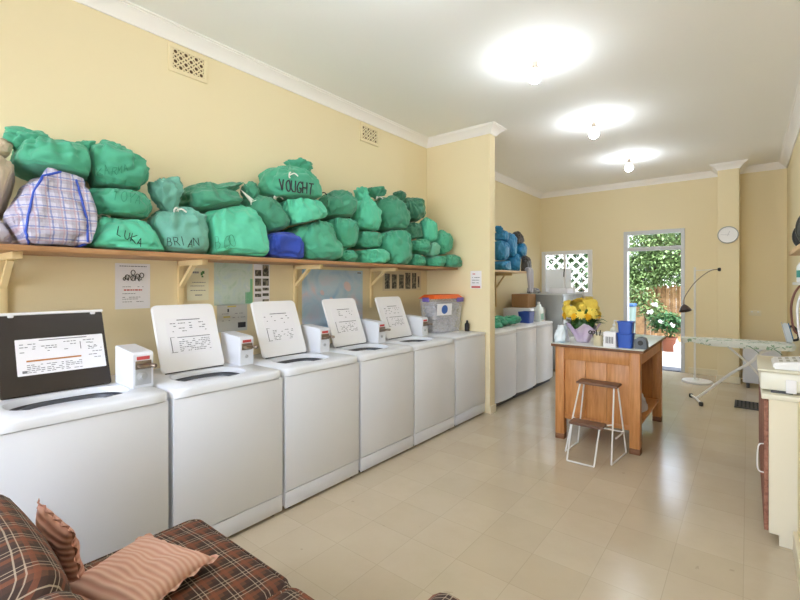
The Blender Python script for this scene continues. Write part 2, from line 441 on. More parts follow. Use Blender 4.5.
# door opening in the back wall with a transom light over it
bm = BM()
box(bm, (DX0 - .025, YB - .02, 0), (DX0 + .04, YB + .13, DZ + .03), .006); box(bm, (DX1 - .035, YB - .02, 0), (DX1 + .02, YB + .13, DZ + .03), .006)
box(bm, (DX0 + .035, YB - .02, DZ - .03), (DX1 - .035, YB + .13, DZ + .03), .006)
M['frame'] = mat('pale grey gloss frame', 0xc9cbd0, .35)
door = struct('door_1', bm, M['frame'])
bm = BM(); box(bm, (DX0 + .03, YB + .0, 2.07), (DX1 - .03, YB + .1, 2.135), .005); obj('transom_bar', bm, M['frame'], door)
bm = BM(); box(bm, (DX0 + .03, YB + .05, 2.13), (DX1 - .03, YB + .056, DZ - .025)); obj('transom_glass', bm, M['glass'], door)
bm = BM(); box(bm, (DX0 + .035, YB - .01, -.004), (DX1 - .035, YB + .16, .012), .004); obj('threshold', bm, M['dgrey'], door)

# small sliding window left of it
bm = BM(); W = .05
box(bm, (WX0 - .02, YB - .015, WZ0), (WX0 + W, YB + .09, WZ1 + .02), .005); box(bm, (WX1 - W, YB - .015, WZ0), (WX1 + .03, YB + .09, WZ1 + .02), .005)
box(bm, (WX0 + W, YB - .015, WZ1 - W), (WX1 - W, YB + .09, WZ1 + .02), .005); box(bm, (WX0 + W, YB - .015, WZ0), (WX1 - W, YB + .09, WZ0 + W), .005)
M['white'] = mat('white gloss paint', 0xececee, .35)
win = struct('window_1', bm, M['white'])
mxm = .5 * (WX0 + WX1) - .03
bm = BM(); box(bm, (mxm - .02, YB + .0, WZ0 + W), (mxm + .02, YB + .08, WZ1 - W), .004); obj('meeting_stile', bm, M['white'], win)
bm = BM(); tube(bm, [(mxm - .01, YB - .012, 1.62), (mxm - .004, YB - .02, 1.7), (mxm + .004, YB - .008, 1.78)], .009, 8); obj('latch', bm, M['black'], win)
bm = BM(); box(bm, (WX0 + W, YB + .04, WZ0 + W), (WX1 - W, YB + .045, WZ1 - W)); obj('window_pane', bm, M['glass'], win)
bm = BM(); box(bm, (WX0 + W, YB + .03, WZ0 + W), (mxm + .12, YB + .034, 1.78)); o = obj('frosted_film', bm, clear_mat('frosted film', 0xf2f4f6, .75, .6), win); o['label'] = 'white frosted film on the lower left of the pane'
bm = BM(); box(bm, (WX0 - .03, YB - .05, WZ0 - .03), (WX1 + .04, YB + .02, WZ0), .005); obj('window_sill', bm, M['white'], win)

# plaster wall vents
def vent(y0, y1, label):
    z0, z1 = 3.0, 3.195
    t = thing('wall_vent', label, 'vent', (XL, (y0 + y1) / 2, z0), 'plaster wall vents')
    bm = BM(); w = .028
    box(bm, (XL, y0, z0), (XL + .012, y1, z0 + w), .002); box(bm, (XL, y0, z1 - w), (XL + .012, y1, z1), .002)
    box(bm, (XL, y0, z0 + w), (XL + .012, y0 + w, z1 - w), .002); box(bm, (XL, y1 - w, z0 + w), (XL + .012, y1, z1 - w), .002)
    obj('frame', bm, M['wall'], t)
    bm = BM(); box(bm, (XL, y0 + w, z0 + w), (XL + .003, y1 - w, z1 - w)); obj('backing', bm, mat('vent shadow brown', 0x5e452c, .9), t)
    bm = BM(); ny = 6
    for i in range(ny):
        for j in range(4):
            yy = y0 + w + (i + .5) * (y1 - y0 - 2 * w) / ny; zz = z0 + w + (j + .5) * (z1 - z0 - 2 * w) / 4
            q = .018 if (i + j) % 2 else .013
            tube(bm, arc((XL + .006, yy, zz), q, 0, 330, 9, (0, 1, 0), (0, 0, 1)), .0055, 5, closed=True)
    obj('grille', bm, M['wall'], t)
vent(1.373, 1.654, 'larger pierced plaster vent high on the left wall over the shelf')
vent(3.31, 3.60, 'smaller pierced plaster vent high on the wall beside the partition')

# ceiling bulbs
BULB = 54.0
M['bulb'] = mat('glowing bulb', 0xffffff, .3, emit=((.87, .945, 1.0), BULB))
def lamp(y, label, x=-1.33, m=None):
    t = thing('ceiling_light', label, 'ceiling light', (x, y, ZC), 'bare bulbs on the ceiling')
    bm = BM(); lathe(bm, [(.055, 0), (.055, -.012), (.045, -.022), (.022, -.026)], 24, (x, y, ZC)); obj('ceiling_rose', bm, M['cornice'], t)
    bm = BM(); lathe(bm, [(.018, -.02), (.018, -.035), (.024, -.04), (.024, -.085), (.02, -.09)], 20, (x, y, ZC)); obj('bulb_holder', bm, M['bronze'], t)
    bm = BM()
    prof = [(.016, -.085), (.022, -.1)] + [(.052 * math.sin(R(a)), -.148 - .052 * -math.cos(R(a)) * -1) for a in range(30, 180, 12)] + [(.003, -.2)]
    prof = [(.016, -.085), (.02, -.1)] + [(.052 * math.sin(R(a)), -.152 + .052 * math.cos(R(a))) for a in range(28, 180, 12)] + [(.002, -.204)]
    lathe(bm, prof, 24, (x, y, ZC)); obj('bulb', bm, m or M['bulb'], t)
lamp(3.39, 'bare glowing bulb nearest the camera, in front of the partition')
lamp(5.09, 'middle of the three glowing bare bulbs on the ceiling')
lamp(6.91, 'glowing bare bulb farthest back, closest to the garden door')
M['bulb_fill'] = mat('unseen fill bulb', 0xffffff, .3, emit=((.87, .945, 1.0), 72))  # for two bulbs added out of view, brighter than the row, to fill the room
lamp(1.69, 'added fill bulb above the first washing machines, out of the frame', m=M['bulb_fill'])
lamp(-.1, 'added fill bulb above the camera, out of the frame', m=M['bulb_fill'])

# ------------------------------------------------------------------ shelf with bags
SX, SZ, STH = -2.73, 1.685, .028
t = thing('wall_shelf', 'long brown timber shelf on the left wall loaded with green laundry bags', 'shelf', (XL, 2., SZ - STH))
bm = BM(); box(bm, (XL + .001, -.6, SZ - STH), (SX, PY0 - .002, SZ), .003); obj('shelf_board', bm, M['shelf_edge'], t)
def bracket(par, y, arm=.36, drop=.42, zs=SZ - STH, XL=XL):
    bm = BM()
    box(bm, (XL + .001, y - .02, zs - drop), (XL + .022, y + .02, zs), .002)
    box(bm, (XL + .001, y - .02, zs - .035), (XL + arm, y + .02, zs), .002)
    a = Vector((XL + .022, y, zs - drop * .42)); b = Vector((XL + arm * .55, y, zs - .034))
    d = (b - a).normalized(); q = d.cross(Vector((0, 1, 0))).normalized()
    slab(bm, [(0, -.012), ((b - a).length, -.012), ((b - a).length, .012), (0, .012)], a + Vector((0, .014, 0)), d, q, .028)
    bmesh.ops.recalc_face_normals(bm, faces=bm.faces)
    obj('bracket', bm, M['bracket'], par)
for y in (.5, 1.455, 2.47, 3.48): bracket(t, y)
S2Y1 = 6.8
t2 = thing('wall_shelf', 'short shelf past the partition holding blue plastic bags', 'shelf', (XA2, 5.6, SZ - STH))
bm = BM(); box(bm, (XA2 + .001, PY1 + .002, SZ - STH), (SX, S2Y1, SZ), .003); obj('shelf_board', bm, M['pine'], t2)
for y in (5.2, 6.66): bracket(t2, y, .3, .55, XL=XA2)

# ---- bags: soft sacks that press against each other, the wall and the shelf
BAGS = []
def bagdef(u, v, hw, hh, col, label, X=-2.94, roll=0, taper=0., e=.85, seed=None, tuft=None, tie=None, text=(), folds=.075, shelf=(SZ, -10, 10), amax=.205, shear=0., rough=.075, name='laundry_bag', cat='bag', group='green laundry bags on the long shelf', grow=1.05, pr=1., neck=True):
    d = ray(u, v); n = Vector((d.x, d.y)).normalized(); t = X / d.x; c = Vector((0, 0, CAMH)) + d * t
    cosa = 1 / math.sqrt(1 + ((u - HU) / F_PX) ** 2)
    Wd = hw * t / F_PX * cosa * grow; H = hh * t / F_PX * grow
    a = min(amax, Wd * 1.0); q = Wd * Wd - (a * n.y) ** 2
    b = math.sqrt(max(q, (.55 * Wd) ** 2)) / abs(n.x) if q > 0 else Wd
    b = min(b, Wd * 1.5)
    BAGS.append(dict(c=c, a=a, b=b, h=H, col=col, label=label, roll=roll, taper=taper, e=e, seed=seed if seed is not None else len(BAGS) * 3.7, tuft=tuft, tie=tie, text=text, folds=folds, shelf=shelf, name=name, cat=cat, group=group, pr=pr, neck=neck, X=X, shear=shear, rough=rough))
GS = 'bags'
# far left
bagdef(-4, 190, 30, 33, 'beige', 'beige canvas sack at the left edge of the photo, left of the checked tote', e=.8, X=-2.98, roll=10)
bagdef(2, 149, 13, 9, 'beige', 'small rolled beige cloth on top of the beige canvas sack', X=-3.0, roll=80, neck=False)
bagdef(-6, 232, 18, 14, 'grey', 'pale grey cloth bundle on the shelf below the beige sack', X=-2.92, roll=60, neck=False)
bagdef(54, 164, 43, 21, 'mid', 'big slumped green bag lying over the checked tote', X=-3.0, roll=14, tuft=(28, 144, 15, 12, 20), e=.9, folds=.11)
bagdef(47, 211, 44, 38, 'tote', 'checked blue and white woven plastic tote with blue piping', X=-2.92, taper=.42, e=.62, folds=.02, shear=.34, rough=.09, name='checked_tote', cat='tote bag', group=None, pr=3, neck=False)
bagdef(114, 170, 33, 22, 'mid', 'green bag lettered KARMA, topmost of its stack', X=-2.97, roll=-28, folds=.11, tuft=(84, 149, 8, 7, 60), text=[('KARMA', (98, 176), (131, 172), 9, 'markerfaint')], e=.85)
bagdef(119, 207, 31, 19, 'mid', 'green bag lettered TOYA between the KARMA and LUKA bags', X=-2.95, text=[('TOYA', (113, 199), (142, 204), 9, 'markerfaint')], roll=-8)
bagdef(122, 236, 36, 20, 'bright', 'bright green bag lettered LUKA beside the checked tote', X=-2.93, taper=.48, e=.75, folds=.1, text=[('LUKA', (117, 234), (143, 247), 8, 'marker')], tie=(98, 216), roll=-6, pr=2)
bagdef(177, 233, 32, 23, 'teal', 'grey green bag lettered BRIAN with a tall tied top', X=-2.93, taper=.2, tuft=(167, 196, 12, 16, 8), tie=(176, 211), text=[('BRIAN', (168, 246), (201, 247), 8, 'marker')], folds=.17, pr=2)
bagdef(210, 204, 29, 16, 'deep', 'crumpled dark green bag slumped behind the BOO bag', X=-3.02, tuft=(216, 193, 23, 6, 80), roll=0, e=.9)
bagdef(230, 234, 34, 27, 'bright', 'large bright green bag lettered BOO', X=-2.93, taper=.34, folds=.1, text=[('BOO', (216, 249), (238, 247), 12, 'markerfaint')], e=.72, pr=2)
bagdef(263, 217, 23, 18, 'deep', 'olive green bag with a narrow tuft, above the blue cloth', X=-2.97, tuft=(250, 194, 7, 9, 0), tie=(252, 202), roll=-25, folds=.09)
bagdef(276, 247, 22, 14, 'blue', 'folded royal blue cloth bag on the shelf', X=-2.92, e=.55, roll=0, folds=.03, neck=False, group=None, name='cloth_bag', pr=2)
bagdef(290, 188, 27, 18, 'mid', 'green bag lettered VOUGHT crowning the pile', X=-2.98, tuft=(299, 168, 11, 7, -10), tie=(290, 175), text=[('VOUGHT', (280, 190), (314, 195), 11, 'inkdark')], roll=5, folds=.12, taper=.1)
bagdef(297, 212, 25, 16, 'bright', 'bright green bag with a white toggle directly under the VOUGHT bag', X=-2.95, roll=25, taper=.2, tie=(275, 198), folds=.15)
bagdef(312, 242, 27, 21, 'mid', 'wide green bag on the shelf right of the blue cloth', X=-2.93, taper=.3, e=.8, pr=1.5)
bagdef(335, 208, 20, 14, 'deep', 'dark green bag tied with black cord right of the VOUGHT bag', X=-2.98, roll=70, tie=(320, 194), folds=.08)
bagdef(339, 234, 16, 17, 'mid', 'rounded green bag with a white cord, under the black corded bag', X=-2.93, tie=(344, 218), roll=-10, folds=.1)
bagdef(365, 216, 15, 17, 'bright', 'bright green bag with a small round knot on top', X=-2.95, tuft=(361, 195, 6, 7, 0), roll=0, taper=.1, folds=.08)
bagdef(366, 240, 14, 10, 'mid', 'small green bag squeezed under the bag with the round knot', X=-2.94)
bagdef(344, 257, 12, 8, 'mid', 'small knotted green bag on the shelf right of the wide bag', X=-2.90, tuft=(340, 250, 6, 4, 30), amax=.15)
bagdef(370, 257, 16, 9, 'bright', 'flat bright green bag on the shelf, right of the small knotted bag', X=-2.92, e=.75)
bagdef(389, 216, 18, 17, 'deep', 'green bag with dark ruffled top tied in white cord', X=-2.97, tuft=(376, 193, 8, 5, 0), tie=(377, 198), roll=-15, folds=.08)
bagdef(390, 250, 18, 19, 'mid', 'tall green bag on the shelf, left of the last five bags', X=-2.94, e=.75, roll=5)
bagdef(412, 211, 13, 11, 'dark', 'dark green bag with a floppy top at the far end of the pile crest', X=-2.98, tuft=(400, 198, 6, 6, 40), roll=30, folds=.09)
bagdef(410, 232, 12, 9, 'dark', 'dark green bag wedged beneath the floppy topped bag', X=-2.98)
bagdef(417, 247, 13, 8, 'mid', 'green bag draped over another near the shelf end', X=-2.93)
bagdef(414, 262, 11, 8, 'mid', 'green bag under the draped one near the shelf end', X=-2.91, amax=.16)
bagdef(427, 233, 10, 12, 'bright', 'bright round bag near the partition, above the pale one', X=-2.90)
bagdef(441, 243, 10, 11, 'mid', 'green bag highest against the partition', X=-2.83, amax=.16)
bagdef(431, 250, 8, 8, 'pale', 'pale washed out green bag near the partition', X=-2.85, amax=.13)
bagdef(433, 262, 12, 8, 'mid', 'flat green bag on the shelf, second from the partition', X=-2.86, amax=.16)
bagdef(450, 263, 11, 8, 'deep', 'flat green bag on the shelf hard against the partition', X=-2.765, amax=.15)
# blue plastic bags past the partition
S2 = dict(name='plastic_bag', group='plastic bags on the short shelf', X=-2.95, amax=.18, folds=.06)
bagdef(501, 251, 7, 11, 'skyblue', 'blue plastic bag half hidden by the partition, second row', **S2)
bagdef(509, 245, 7, 11, 'skyblue', 'tallest blue plastic bag of the upper row', **S2)
bagdef(519, 250, 7, 8, 'skyblue', 'blue plastic bag under the dark tied one', **S2)
bagdef(502, 266, 8, 7, 'skyblue', 'blue plastic bag on the short shelf board beside the partition', **S2)
bagdef(514, 264, 8, 9, 'skyblue', 'blue plastic bag on the short shelf board, beside the dark plastic bag', **S2)
bagdef(525, 265, 6, 8, 'soot', 'dark plastic bag at the open end of the short shelf', **dict(S2, X=-2.82, amax=.09))
bagdef(517, 239, 6, 6, 'soot', 'small dark plastic bag on top of the blue ones', **S2)
bagdef(502, 237, 6, 6, 'skyblue', 'knotted blue plastic bag at the very top beside the partition', tuft=(499, 230, 3, 4, 0), **S2)

def rotx(v, a):
    c, s = math.cos(a), math.sin(a); return Vector((v.x, v.y * c - v.z * s, v.y * s + v.z * c))
def soft(t, m):
    return t if t < -m else -m + m * (1 - math.exp(-(t + m) / m))
def spow(x, e): return math.copysign(abs(x) ** e, x)
def support(B, n):
    # roll only turns the sack in the wall plane
    m = rotx(n, -R(B['roll'])) if False else n
    return math.sqrt((B['a'] * m.x) ** 2 + (B['b'] * m.y) ** 2 + (B['h'] * m.z) ** 2)
planes = {i: [] for i in range(len(BAGS))}
for i, A in enumerate(BAGS):
    for j in range(i + 1, len(BAGS)):
        Bq = BAGS[j]; d = Bq['c'] - A['c']; D = d.length
        # direction weighted by shape, so flat sacks part along their short side
        n = Vector((d.x / (A['a'] + Bq['a']) ** 2, d.y / (A['b'] + Bq['b']) ** 2, d.z / (A['h'] + Bq['h']) ** 2)).normalized()
        Dn = d.dot(n); si, sj = support(A, n), support(Bq, n)
        if Dn > (si + sj) * 1.12: continue
        ov = si + sj - Dn; wi = Bq['pr'] / (A['pr'] + Bq['pr'])
        k = min(max((si - ov * wi) / max(Dn, 1e-4), .2), .8)
        P = A['c'] + n * (Dn * k) if True else None
        planes[i].append((P, n)); planes[j].append((P, -n))
def press(B, i, p, own_m=.03):
    for P, n in planes[i]:
        t = (p - P).dot(n); t2 = soft(t, own_m); p = p + n * (t2 - t - (.0015 if t > 0 else 0))
    xl = XL if B['c'].y < PY0 else XA2
    if p.x < xl + .045: p.x = xl + .003 - soft(xl + .003 - p.x, .03)
    zs = B['shelf'][0]
    if p.z < zs + .04: p.z = zs + .001 - soft(zs + .001 - p.z, .025)
    lim = PY0 - .003 if B['c'].y < PY0 else 99
    if p.y > lim - .04: p.y = lim + soft(p.y - lim, .02)
    if B['c'].y > PY0 and p.y < PY1 + .04: p.y = PY1 + .003 - soft(PY1 + .003 - p.y, .02)
    return p
STROKES = {
 'A': [[(0, 0), (.5, 1), (1, 0)], [(.2, .38), (.8, .38)]], 'B': [[(0, 0), (0, 1), (.7, .95), (.8, .75), (.6, .55), (0, .52)], [(.6, .55), (.95, .35), (.8, .05), (0, 0)]],
 'G': [[(.95, .8), (.6, 1), (.2, .9), (0, .5), (.2, .08), (.65, 0), (.95, .2), (.95, .45), (.55, .45)]], 'H': [[(0, 0), (0, 1)], [(1, 0), (1, 1)], [(0, .5), (1, .5)]],
 'I': [[(.5, 0), (.5, 1)]], 'K': [[(0, 0), (0, 1)], [(.9, 1), (0, .45), (.95, 0)]], 'L': [[(0, 1), (0, 0), (.9, 0)]], 'M': [[(0, 0), (.1, 1), (.5, .3), (.9, 1), (1, 0)]],
 'N': [[(0, 0), (0, 1), (1, 0), (1, 1)]], 'O': [[(.5 + .5 * math.cos(R(a)), .5 + .5 * math.sin(R(a))) for a in range(0, 361, 24)]],
 'R': [[(0, 0), (0, 1), (.75, .95), (.85, .72), (.6, .5), (0, .5)], [(.45, .5), (1, 0)]], 'T': [[(0, 1), (1, 1)], [(.5, 1), (.5, 0)]],
 'U': [[(0, 1), (0, .3), (.25, 0), (.75, 0), (1, .3), (1, 1)]], 'V': [[(0, 1), (.5, 0), (1, 1)]], 'Y': [[(0, 1), (.5, .5), (1, 1)], [(.5, .5), (.5, 0)]]}
def on_surface(bvh, u, v, lift=.0015):
    o = Vector((0, 0, CAMH)); h = bvh.ray_cast(o, ray(u, v).normalized())
    return None if h[0] is None else h[0] + h[1].normalized() * lift
def draw(bm, bvh, poly, r, closed=False):
    dense = []
    for (u0, v0), (u1, v1) in zip(poly, poly[1:]):
        k = max(2, int(math.hypot(u1 - u0, v1 - v0) / 1.2))
        for q in range(k): dense.append((u0 + (u1 - u0) * q / k, v0 + (v1 - v0) * q / k))
    dense.append(poly[-1]); run = []
    for u, v in dense:
        p = on_surface(bvh, u, v)
        if p is None or (run and (p - run[-1]).length > .12):
            if len(run) > 1: tube(bm, run, r, 6)
            run = [] if p is None else [p]
        else: run.append(p)
    if len(run) > 1: tube(bm, run, r, 6)
def blob(c, a, b, h, roll, taper, e, seed, folds, neck, nu=96, nv=60, rough=.05, ruffle=0, shear=0.):
    t = bmesh.new(); rings = []
    s = Vector((seed * 1.3, seed * 2.1, seed * .7))
    for j in range(1, nv):
        th = math.pi * j / nv; row = []
        for k in range(nu):
            ph = 2 * math.pi * k / nu
            n = Vector((math.sin(th) * math.cos(ph), math.sin(th) * math.sin(ph), math.cos(th)))
            p = Vector((spow(n.x, e), spow(n.y, e), spow(n.z, e)))
            q = 1 - taper * p.z
            p.x *= q; p.y *= q; p.y += shear * (p.z + 1) * .5
            w = max(0, 1 - th / 1.7)
            if neck: p.z += .16 * max(0, 1 - th / .55) ** 1.5; fl = 1 + folds * 1.6 * w * math.sin(11 * ph + 3 * noise.noise(n * 2 + s)) + folds * w * math.sin(19 * ph + seed)
            else: fl = 1
            big = 1 + rough * .6 + rough * 2.2 * noise.noise(n * 1.3 + s) + rough * 1.0 * noise.noise(n * 3.4 + s * 2)
            wq = Vector((n.x * 2.6, n.y * 2.6, n.z * 1.5)) + s * 3; wq += Vector((noise.noise(wq * .8), noise.noise(wq * .8 + s), 0)) * .8
            crease = -(1 - abs(noise.noise(wq)) * 2.2) ** 3 * rough * 1.0 if abs(noise.noise(wq)) < .45 else 0
            crease += -max(0, 1 - abs(noise.noise(wq * 2.1)) * 3.) ** 2 * rough * .55
            if ruffle: fl *= 1 + ruffle * math.sin(9 * ph + 4 * noise.noise(n * 2.5 + s)) * (1 - .5 * abs(n.z)); big += ruffle * .6 * noise.noise(n * 5 + s)
            f = (big + crease) * fl
            v = Vector((p.x * a * f, (p.y - shear * (p.z + 1) * .5) * b * f + shear * (p.z + 1) * .5, p.z * h * (big + crease)))
            row.append(t.verts.new(c + rotx(v, R(roll))))
        rings.append(row)
    for A, Bq in zip(rings, rings[1:]):
        for k in range(nu): t.faces.new((A[k], A[(k + 1) % nu], Bq[(k + 1) % nu], Bq[k])[::-1])
    top = t.verts.new(sum((v.co for v in rings[0]), Vector()) / nu); bot = t.verts.new(sum((v.co for v in rings[-1]), Vector()) / nu)
    for k in range(nu):
        t.faces.new((rings[0][(k + 1) % nu], rings[0][k], top)[::-1]); t.faces.new((rings[-1][k], rings[-1][(k + 1) % nu], bot)[::-1])
    bmesh.ops.recalc_face_normals(t, faces=t.faces)
    return t
DONE = []; TUFTQ = []; LATE = []; CORDS = []
def clear_of(bm, others, gap=.003, it=2):
    for q_ in range(it):
        for ob, lo_, hi_ in others:
            for v in bm.verts:
                p = v.co
                if all(lo_[q] - gap < p[q] < hi_[q] + gap for q in range(3)):
                    h = ob.find_nearest(p)
                    if h[0] is not None and (p - h[0]).dot(h[1]) < gap: v.co = h[0] + h[1] * (gap * 1.2)
def reg(bm):
    bm.normal_update()
    return (BVHTree.FromBMesh(bm), [min(v.co[q] for v in bm.verts) for q in range(3)], [max(v.co[q] for v in bm.verts) for q in range(3)])
for i, B in enumerate(BAGS):
    bm = blob(B['c'], B['a'], B['b'], B['h'], B['roll'] * .45 if B['h'] < .8 * B['b'] else B['roll'], B['taper'], B['e'], B['seed'], B['folds'], B['neck'], rough=B['rough'], shear=B['shear'] * B['b'])
    for v in bm.verts: v.co = press(B, i, v.co.copy())
    bmesh.ops.smooth_vert(bm, verts=bm.verts, factor=.25, use_axis_x=True, use_axis_y=True, use_axis_z=True)
    clear_of(bm, DONE)
    bm.normal_update(); bvh = BVHTree.FromBMesh(bm)
    DONE.append((bvh, [min(v.co[q] for v in bm.verts) for q in range(3)], [max(v.co[q] for v in bm.verts) for q in range(3)]))
    TUFTQ.append(i) if B['tuft'] else None
    lo = Vector((B['c'].x, B['c'].y, min(v.co.z for v in bm.verts)))
    root = thing(B['name'], B['label'], B['cat'], lo, B['group'])
    mcol = M['tote'] if B['col'] == 'tote' else BAGC[B['col']]
    parts = []
    tops = None
    if B['tuft']:
        u, v, hw, hh, rl = B['tuft']; X = B['c'].x + .0
        p = at(u, v, x=X); d = p.length; w = hw * abs(X / ray(u, v).x) / F_PX; h2 = hh * abs(X / ray(u, v).x) / F_PX
        tb = blob(p, min(w, .1), w * 1.05, h2 * 1.1, rl * .3, -.42, .95, B['seed'] + 11, 0, False, 44, 26, .14, .13)
        for q in tb.verts: q.co = press(dict(B, shelf=(SZ, 0, 0)), i, q.co.copy(), .015) if False else Vector((max(q.co.x, XL + .004), q.co.y, q.co.z))
        tops = tb
    obj('bag_body', bm, mcol, root, sharp=80)
    if tops is not None: LATE.append((tops, mcol, root, i))
    if B['tie']:
        u, v = B['tie']; hit = on_surface(bvh, u, v, 0)
        X = B['c'].x + .03; p = hit if hit is not None else at(u, v, x=X)
        tb = BM(); rr = .022
        tube(tb, arc(p, rr, 0, 345, 16, Vector((.6, -.75, 0)).normalized(), (.15, .1, .9)), .006, 6, closed=True)
        tube(tb, smooth_path([p, p + Vector((.03, .02, .012)), p + Vector((.035, .05, -.005))], 5), .005, 6)
        CORDS.append((tb, M['blackcord'] if 'black' in B['label'] else M['whitecord'], root, i))
    if B['text']:
        tb = BM()
        for word, p0, p1, hp, mk in B['text']:
            N = len(word); dx, dy = (p1[0] - p0[0]) / N, (p1[1] - p0[1]) / N
            L = math.hypot(dx, dy); up = (dy / L * .25, -1.)
            for k, ch in enumerate(word):
                jr = .22 * math.sin(3.7 * k + ord(ch)); JX = .68 + .14 * math.sin(ord(ch) * 1.7); JY = .95 + .16 * math.cos(ord(ch) * 2.3 + k)
                if mk == 'inkdark': jr, JX, JY = jr * .3, .74, 1.
                ox, oy = p0[0] + dx * k, p0[1] + dy * k
                for st in STROKES[ch]:
                    draw(tb, bvh, [(ox + a * dx * JX + b * hp * JY * (up[0] + jr) + .5 * math.sin(5 * b + k), oy + a * dy * .72 + b * hp * JY * up[1] + .8 * jr * 6) for a, b in st], .0058 if mk == 'inkdark' else (.0022 if mk == 'marker' else .0016))
        o = obj('lettering', tb, M[B['text'][0][4]], root, sharp=80); o['label'] = 'hand written marker lettering'
    if B['name'] == 'checked_tote':
        tb = BM()
        for poly in ([(43, 176), (34, 192), (29, 212), (26, 232), (29, 244)], [(76, 180), (82, 200), (87, 220), (88, 242)], [(29, 245), (50, 247.5), (70, 248), (88, 244)], [(43, 176), (56, 173), (68, 170)]):
            draw(tb, bvh, poly, .006)
        o = obj('piping', tb, M['blueribbon'], root, sharp=80); o['label'] = 'blue seam piping'

TD = []
for tops, mcol, root, i in LATE:
    clear_of(tops, [d for k, d in enumerate(DONE) if k != i] + [d for k, d in TD if k != i], .004, 3)
    TD.append((i, reg(tops)))
    obj('gathered_top', tops, mcol, root, sharp=80)
CD = []
for tb, mc, root, i in CORDS:
    clear_of(tb, [d for k, d in enumerate(DONE) if k != i] + [d for k, d in TD if k != i] + CD, .004, 3)
    CD.append(reg(tb)); obj('tie_cord', tb, mc, root, sharp=80)

# pale stockings hanging from the end of the short shelf
tb = BM()
for dy, L in ((.2, .30), (.3, .34)):
    pts = smooth_path([(-2.76, 6.47 + dy, SZ + .026), (-2.715, 6.45 + dy, SZ + .02), (-2.70, 6.44 + dy, SZ - .1), (-2.705, 6.47 + dy, SZ - .28), (-2.71, 6.45 + dy, SZ - L)], 6)
    n = len(pts); tube(tb, pts, .04, 12, radii=[.022 + .014 * math.sin(math.pi * min(1, .25 + q / n)) for q in range(n)])
tag(obj('hanging_stockings', tb, BAGC['grey'], sharp=80, origin=(-2.71, 6.5, SZ)), 'pale grey stockings hanging off the end of the short shelf', 'clothing')

# ------------------------------------------------------------------ washing machines
XW, ZD = -2.36, .935
WW = .70
def ring_deck(bm, x0, x1, y0, y1, z0, z1, cx, cy, ax, ay, ex=.62, depth=.12, n=64):
    """raised lid deck with a rounded opening going down into the tub"""
    def rect(t, ix, iy):
        c, s = math.cos(t), math.sin(t); k = 1 / max(abs(c), abs(s))
        return (c * k, s * k)
    outer_b, outer_t0, outer_t, inn, inn2, bowl = [], [], [], [], [], []
    r = .012
    for i in range(n):
        t = 2 * math.pi * i / n + math.pi / n
        a, b = rect(t, 0, 0); hx, hy = (x1 - x0) / 2, (y1 - y0) / 2; mx_, my_ = (x0 + x1) / 2, (y0 + y1) / 2
        X, Y = mx_ + a * hx, my_ + b * hy
        Xi, Yi = mx_ + a * (hx - r), my_ + b * (hy - r)
        outer_b.append(bm.verts.new((X, Y, z0))); outer_t0.append(bm.verts.new((X, Y, z1 - r))); outer_t.append(bm.verts.new((Xi, Yi, z1)))
        ct, st = spow(math.cos(t), ex), spow(math.sin(t), ex)
        inn.append(bm.verts.new((cx + ax * ct, cy + ay * st, z1))); inn2.append(bm.verts.new((cx + ax * .97 * ct, cy + ay * .97 * st, z1 - .012)))
        bowl.append(bm.verts.new((cx + ax * .95 * ct, cy + ay * .95 * st, z1 - .03)))
    for A, B in ((outer_b, outer_t0), (outer_t0, outer_t), (outer_t, inn), (inn, inn2), (inn2, bowl)):
        for i in range(n): bm.faces.new((A[i], A[(i + 1) % n], B[(i + 1) % n], B[i]))
    bmesh.ops.recalc_face_normals(bm, faces=bm.faces)
    return bm
def printed_lines(bm, o, es, et, nrm, rows, lift=.0012):
    """print: rows of (s0, s1, t, height) as thin raised marks"""
    o, es, et, nrm = Vector(o), Vector(es), Vector(et), Vector(nrm)
    for s0, s1, tt, hh in rows:
        vs = [bm.verts.new(o + es * a + et * b + nrm * lift) for a, b in ((s0, tt), (s1, tt), (s1, tt + hh), (s0, tt + hh))]
        bm.faces.new(vs)
    return bm
def words(rng, s0, s1, t, h, fill=.75):
    out = []; s = s0
    while s < s1 - .006:
        w = rng.uniform(.008, .022); e = min(s + w, s1)
        if rng.random() < fill: out.append((s, e, t, h))
        s = e + .004
    return out
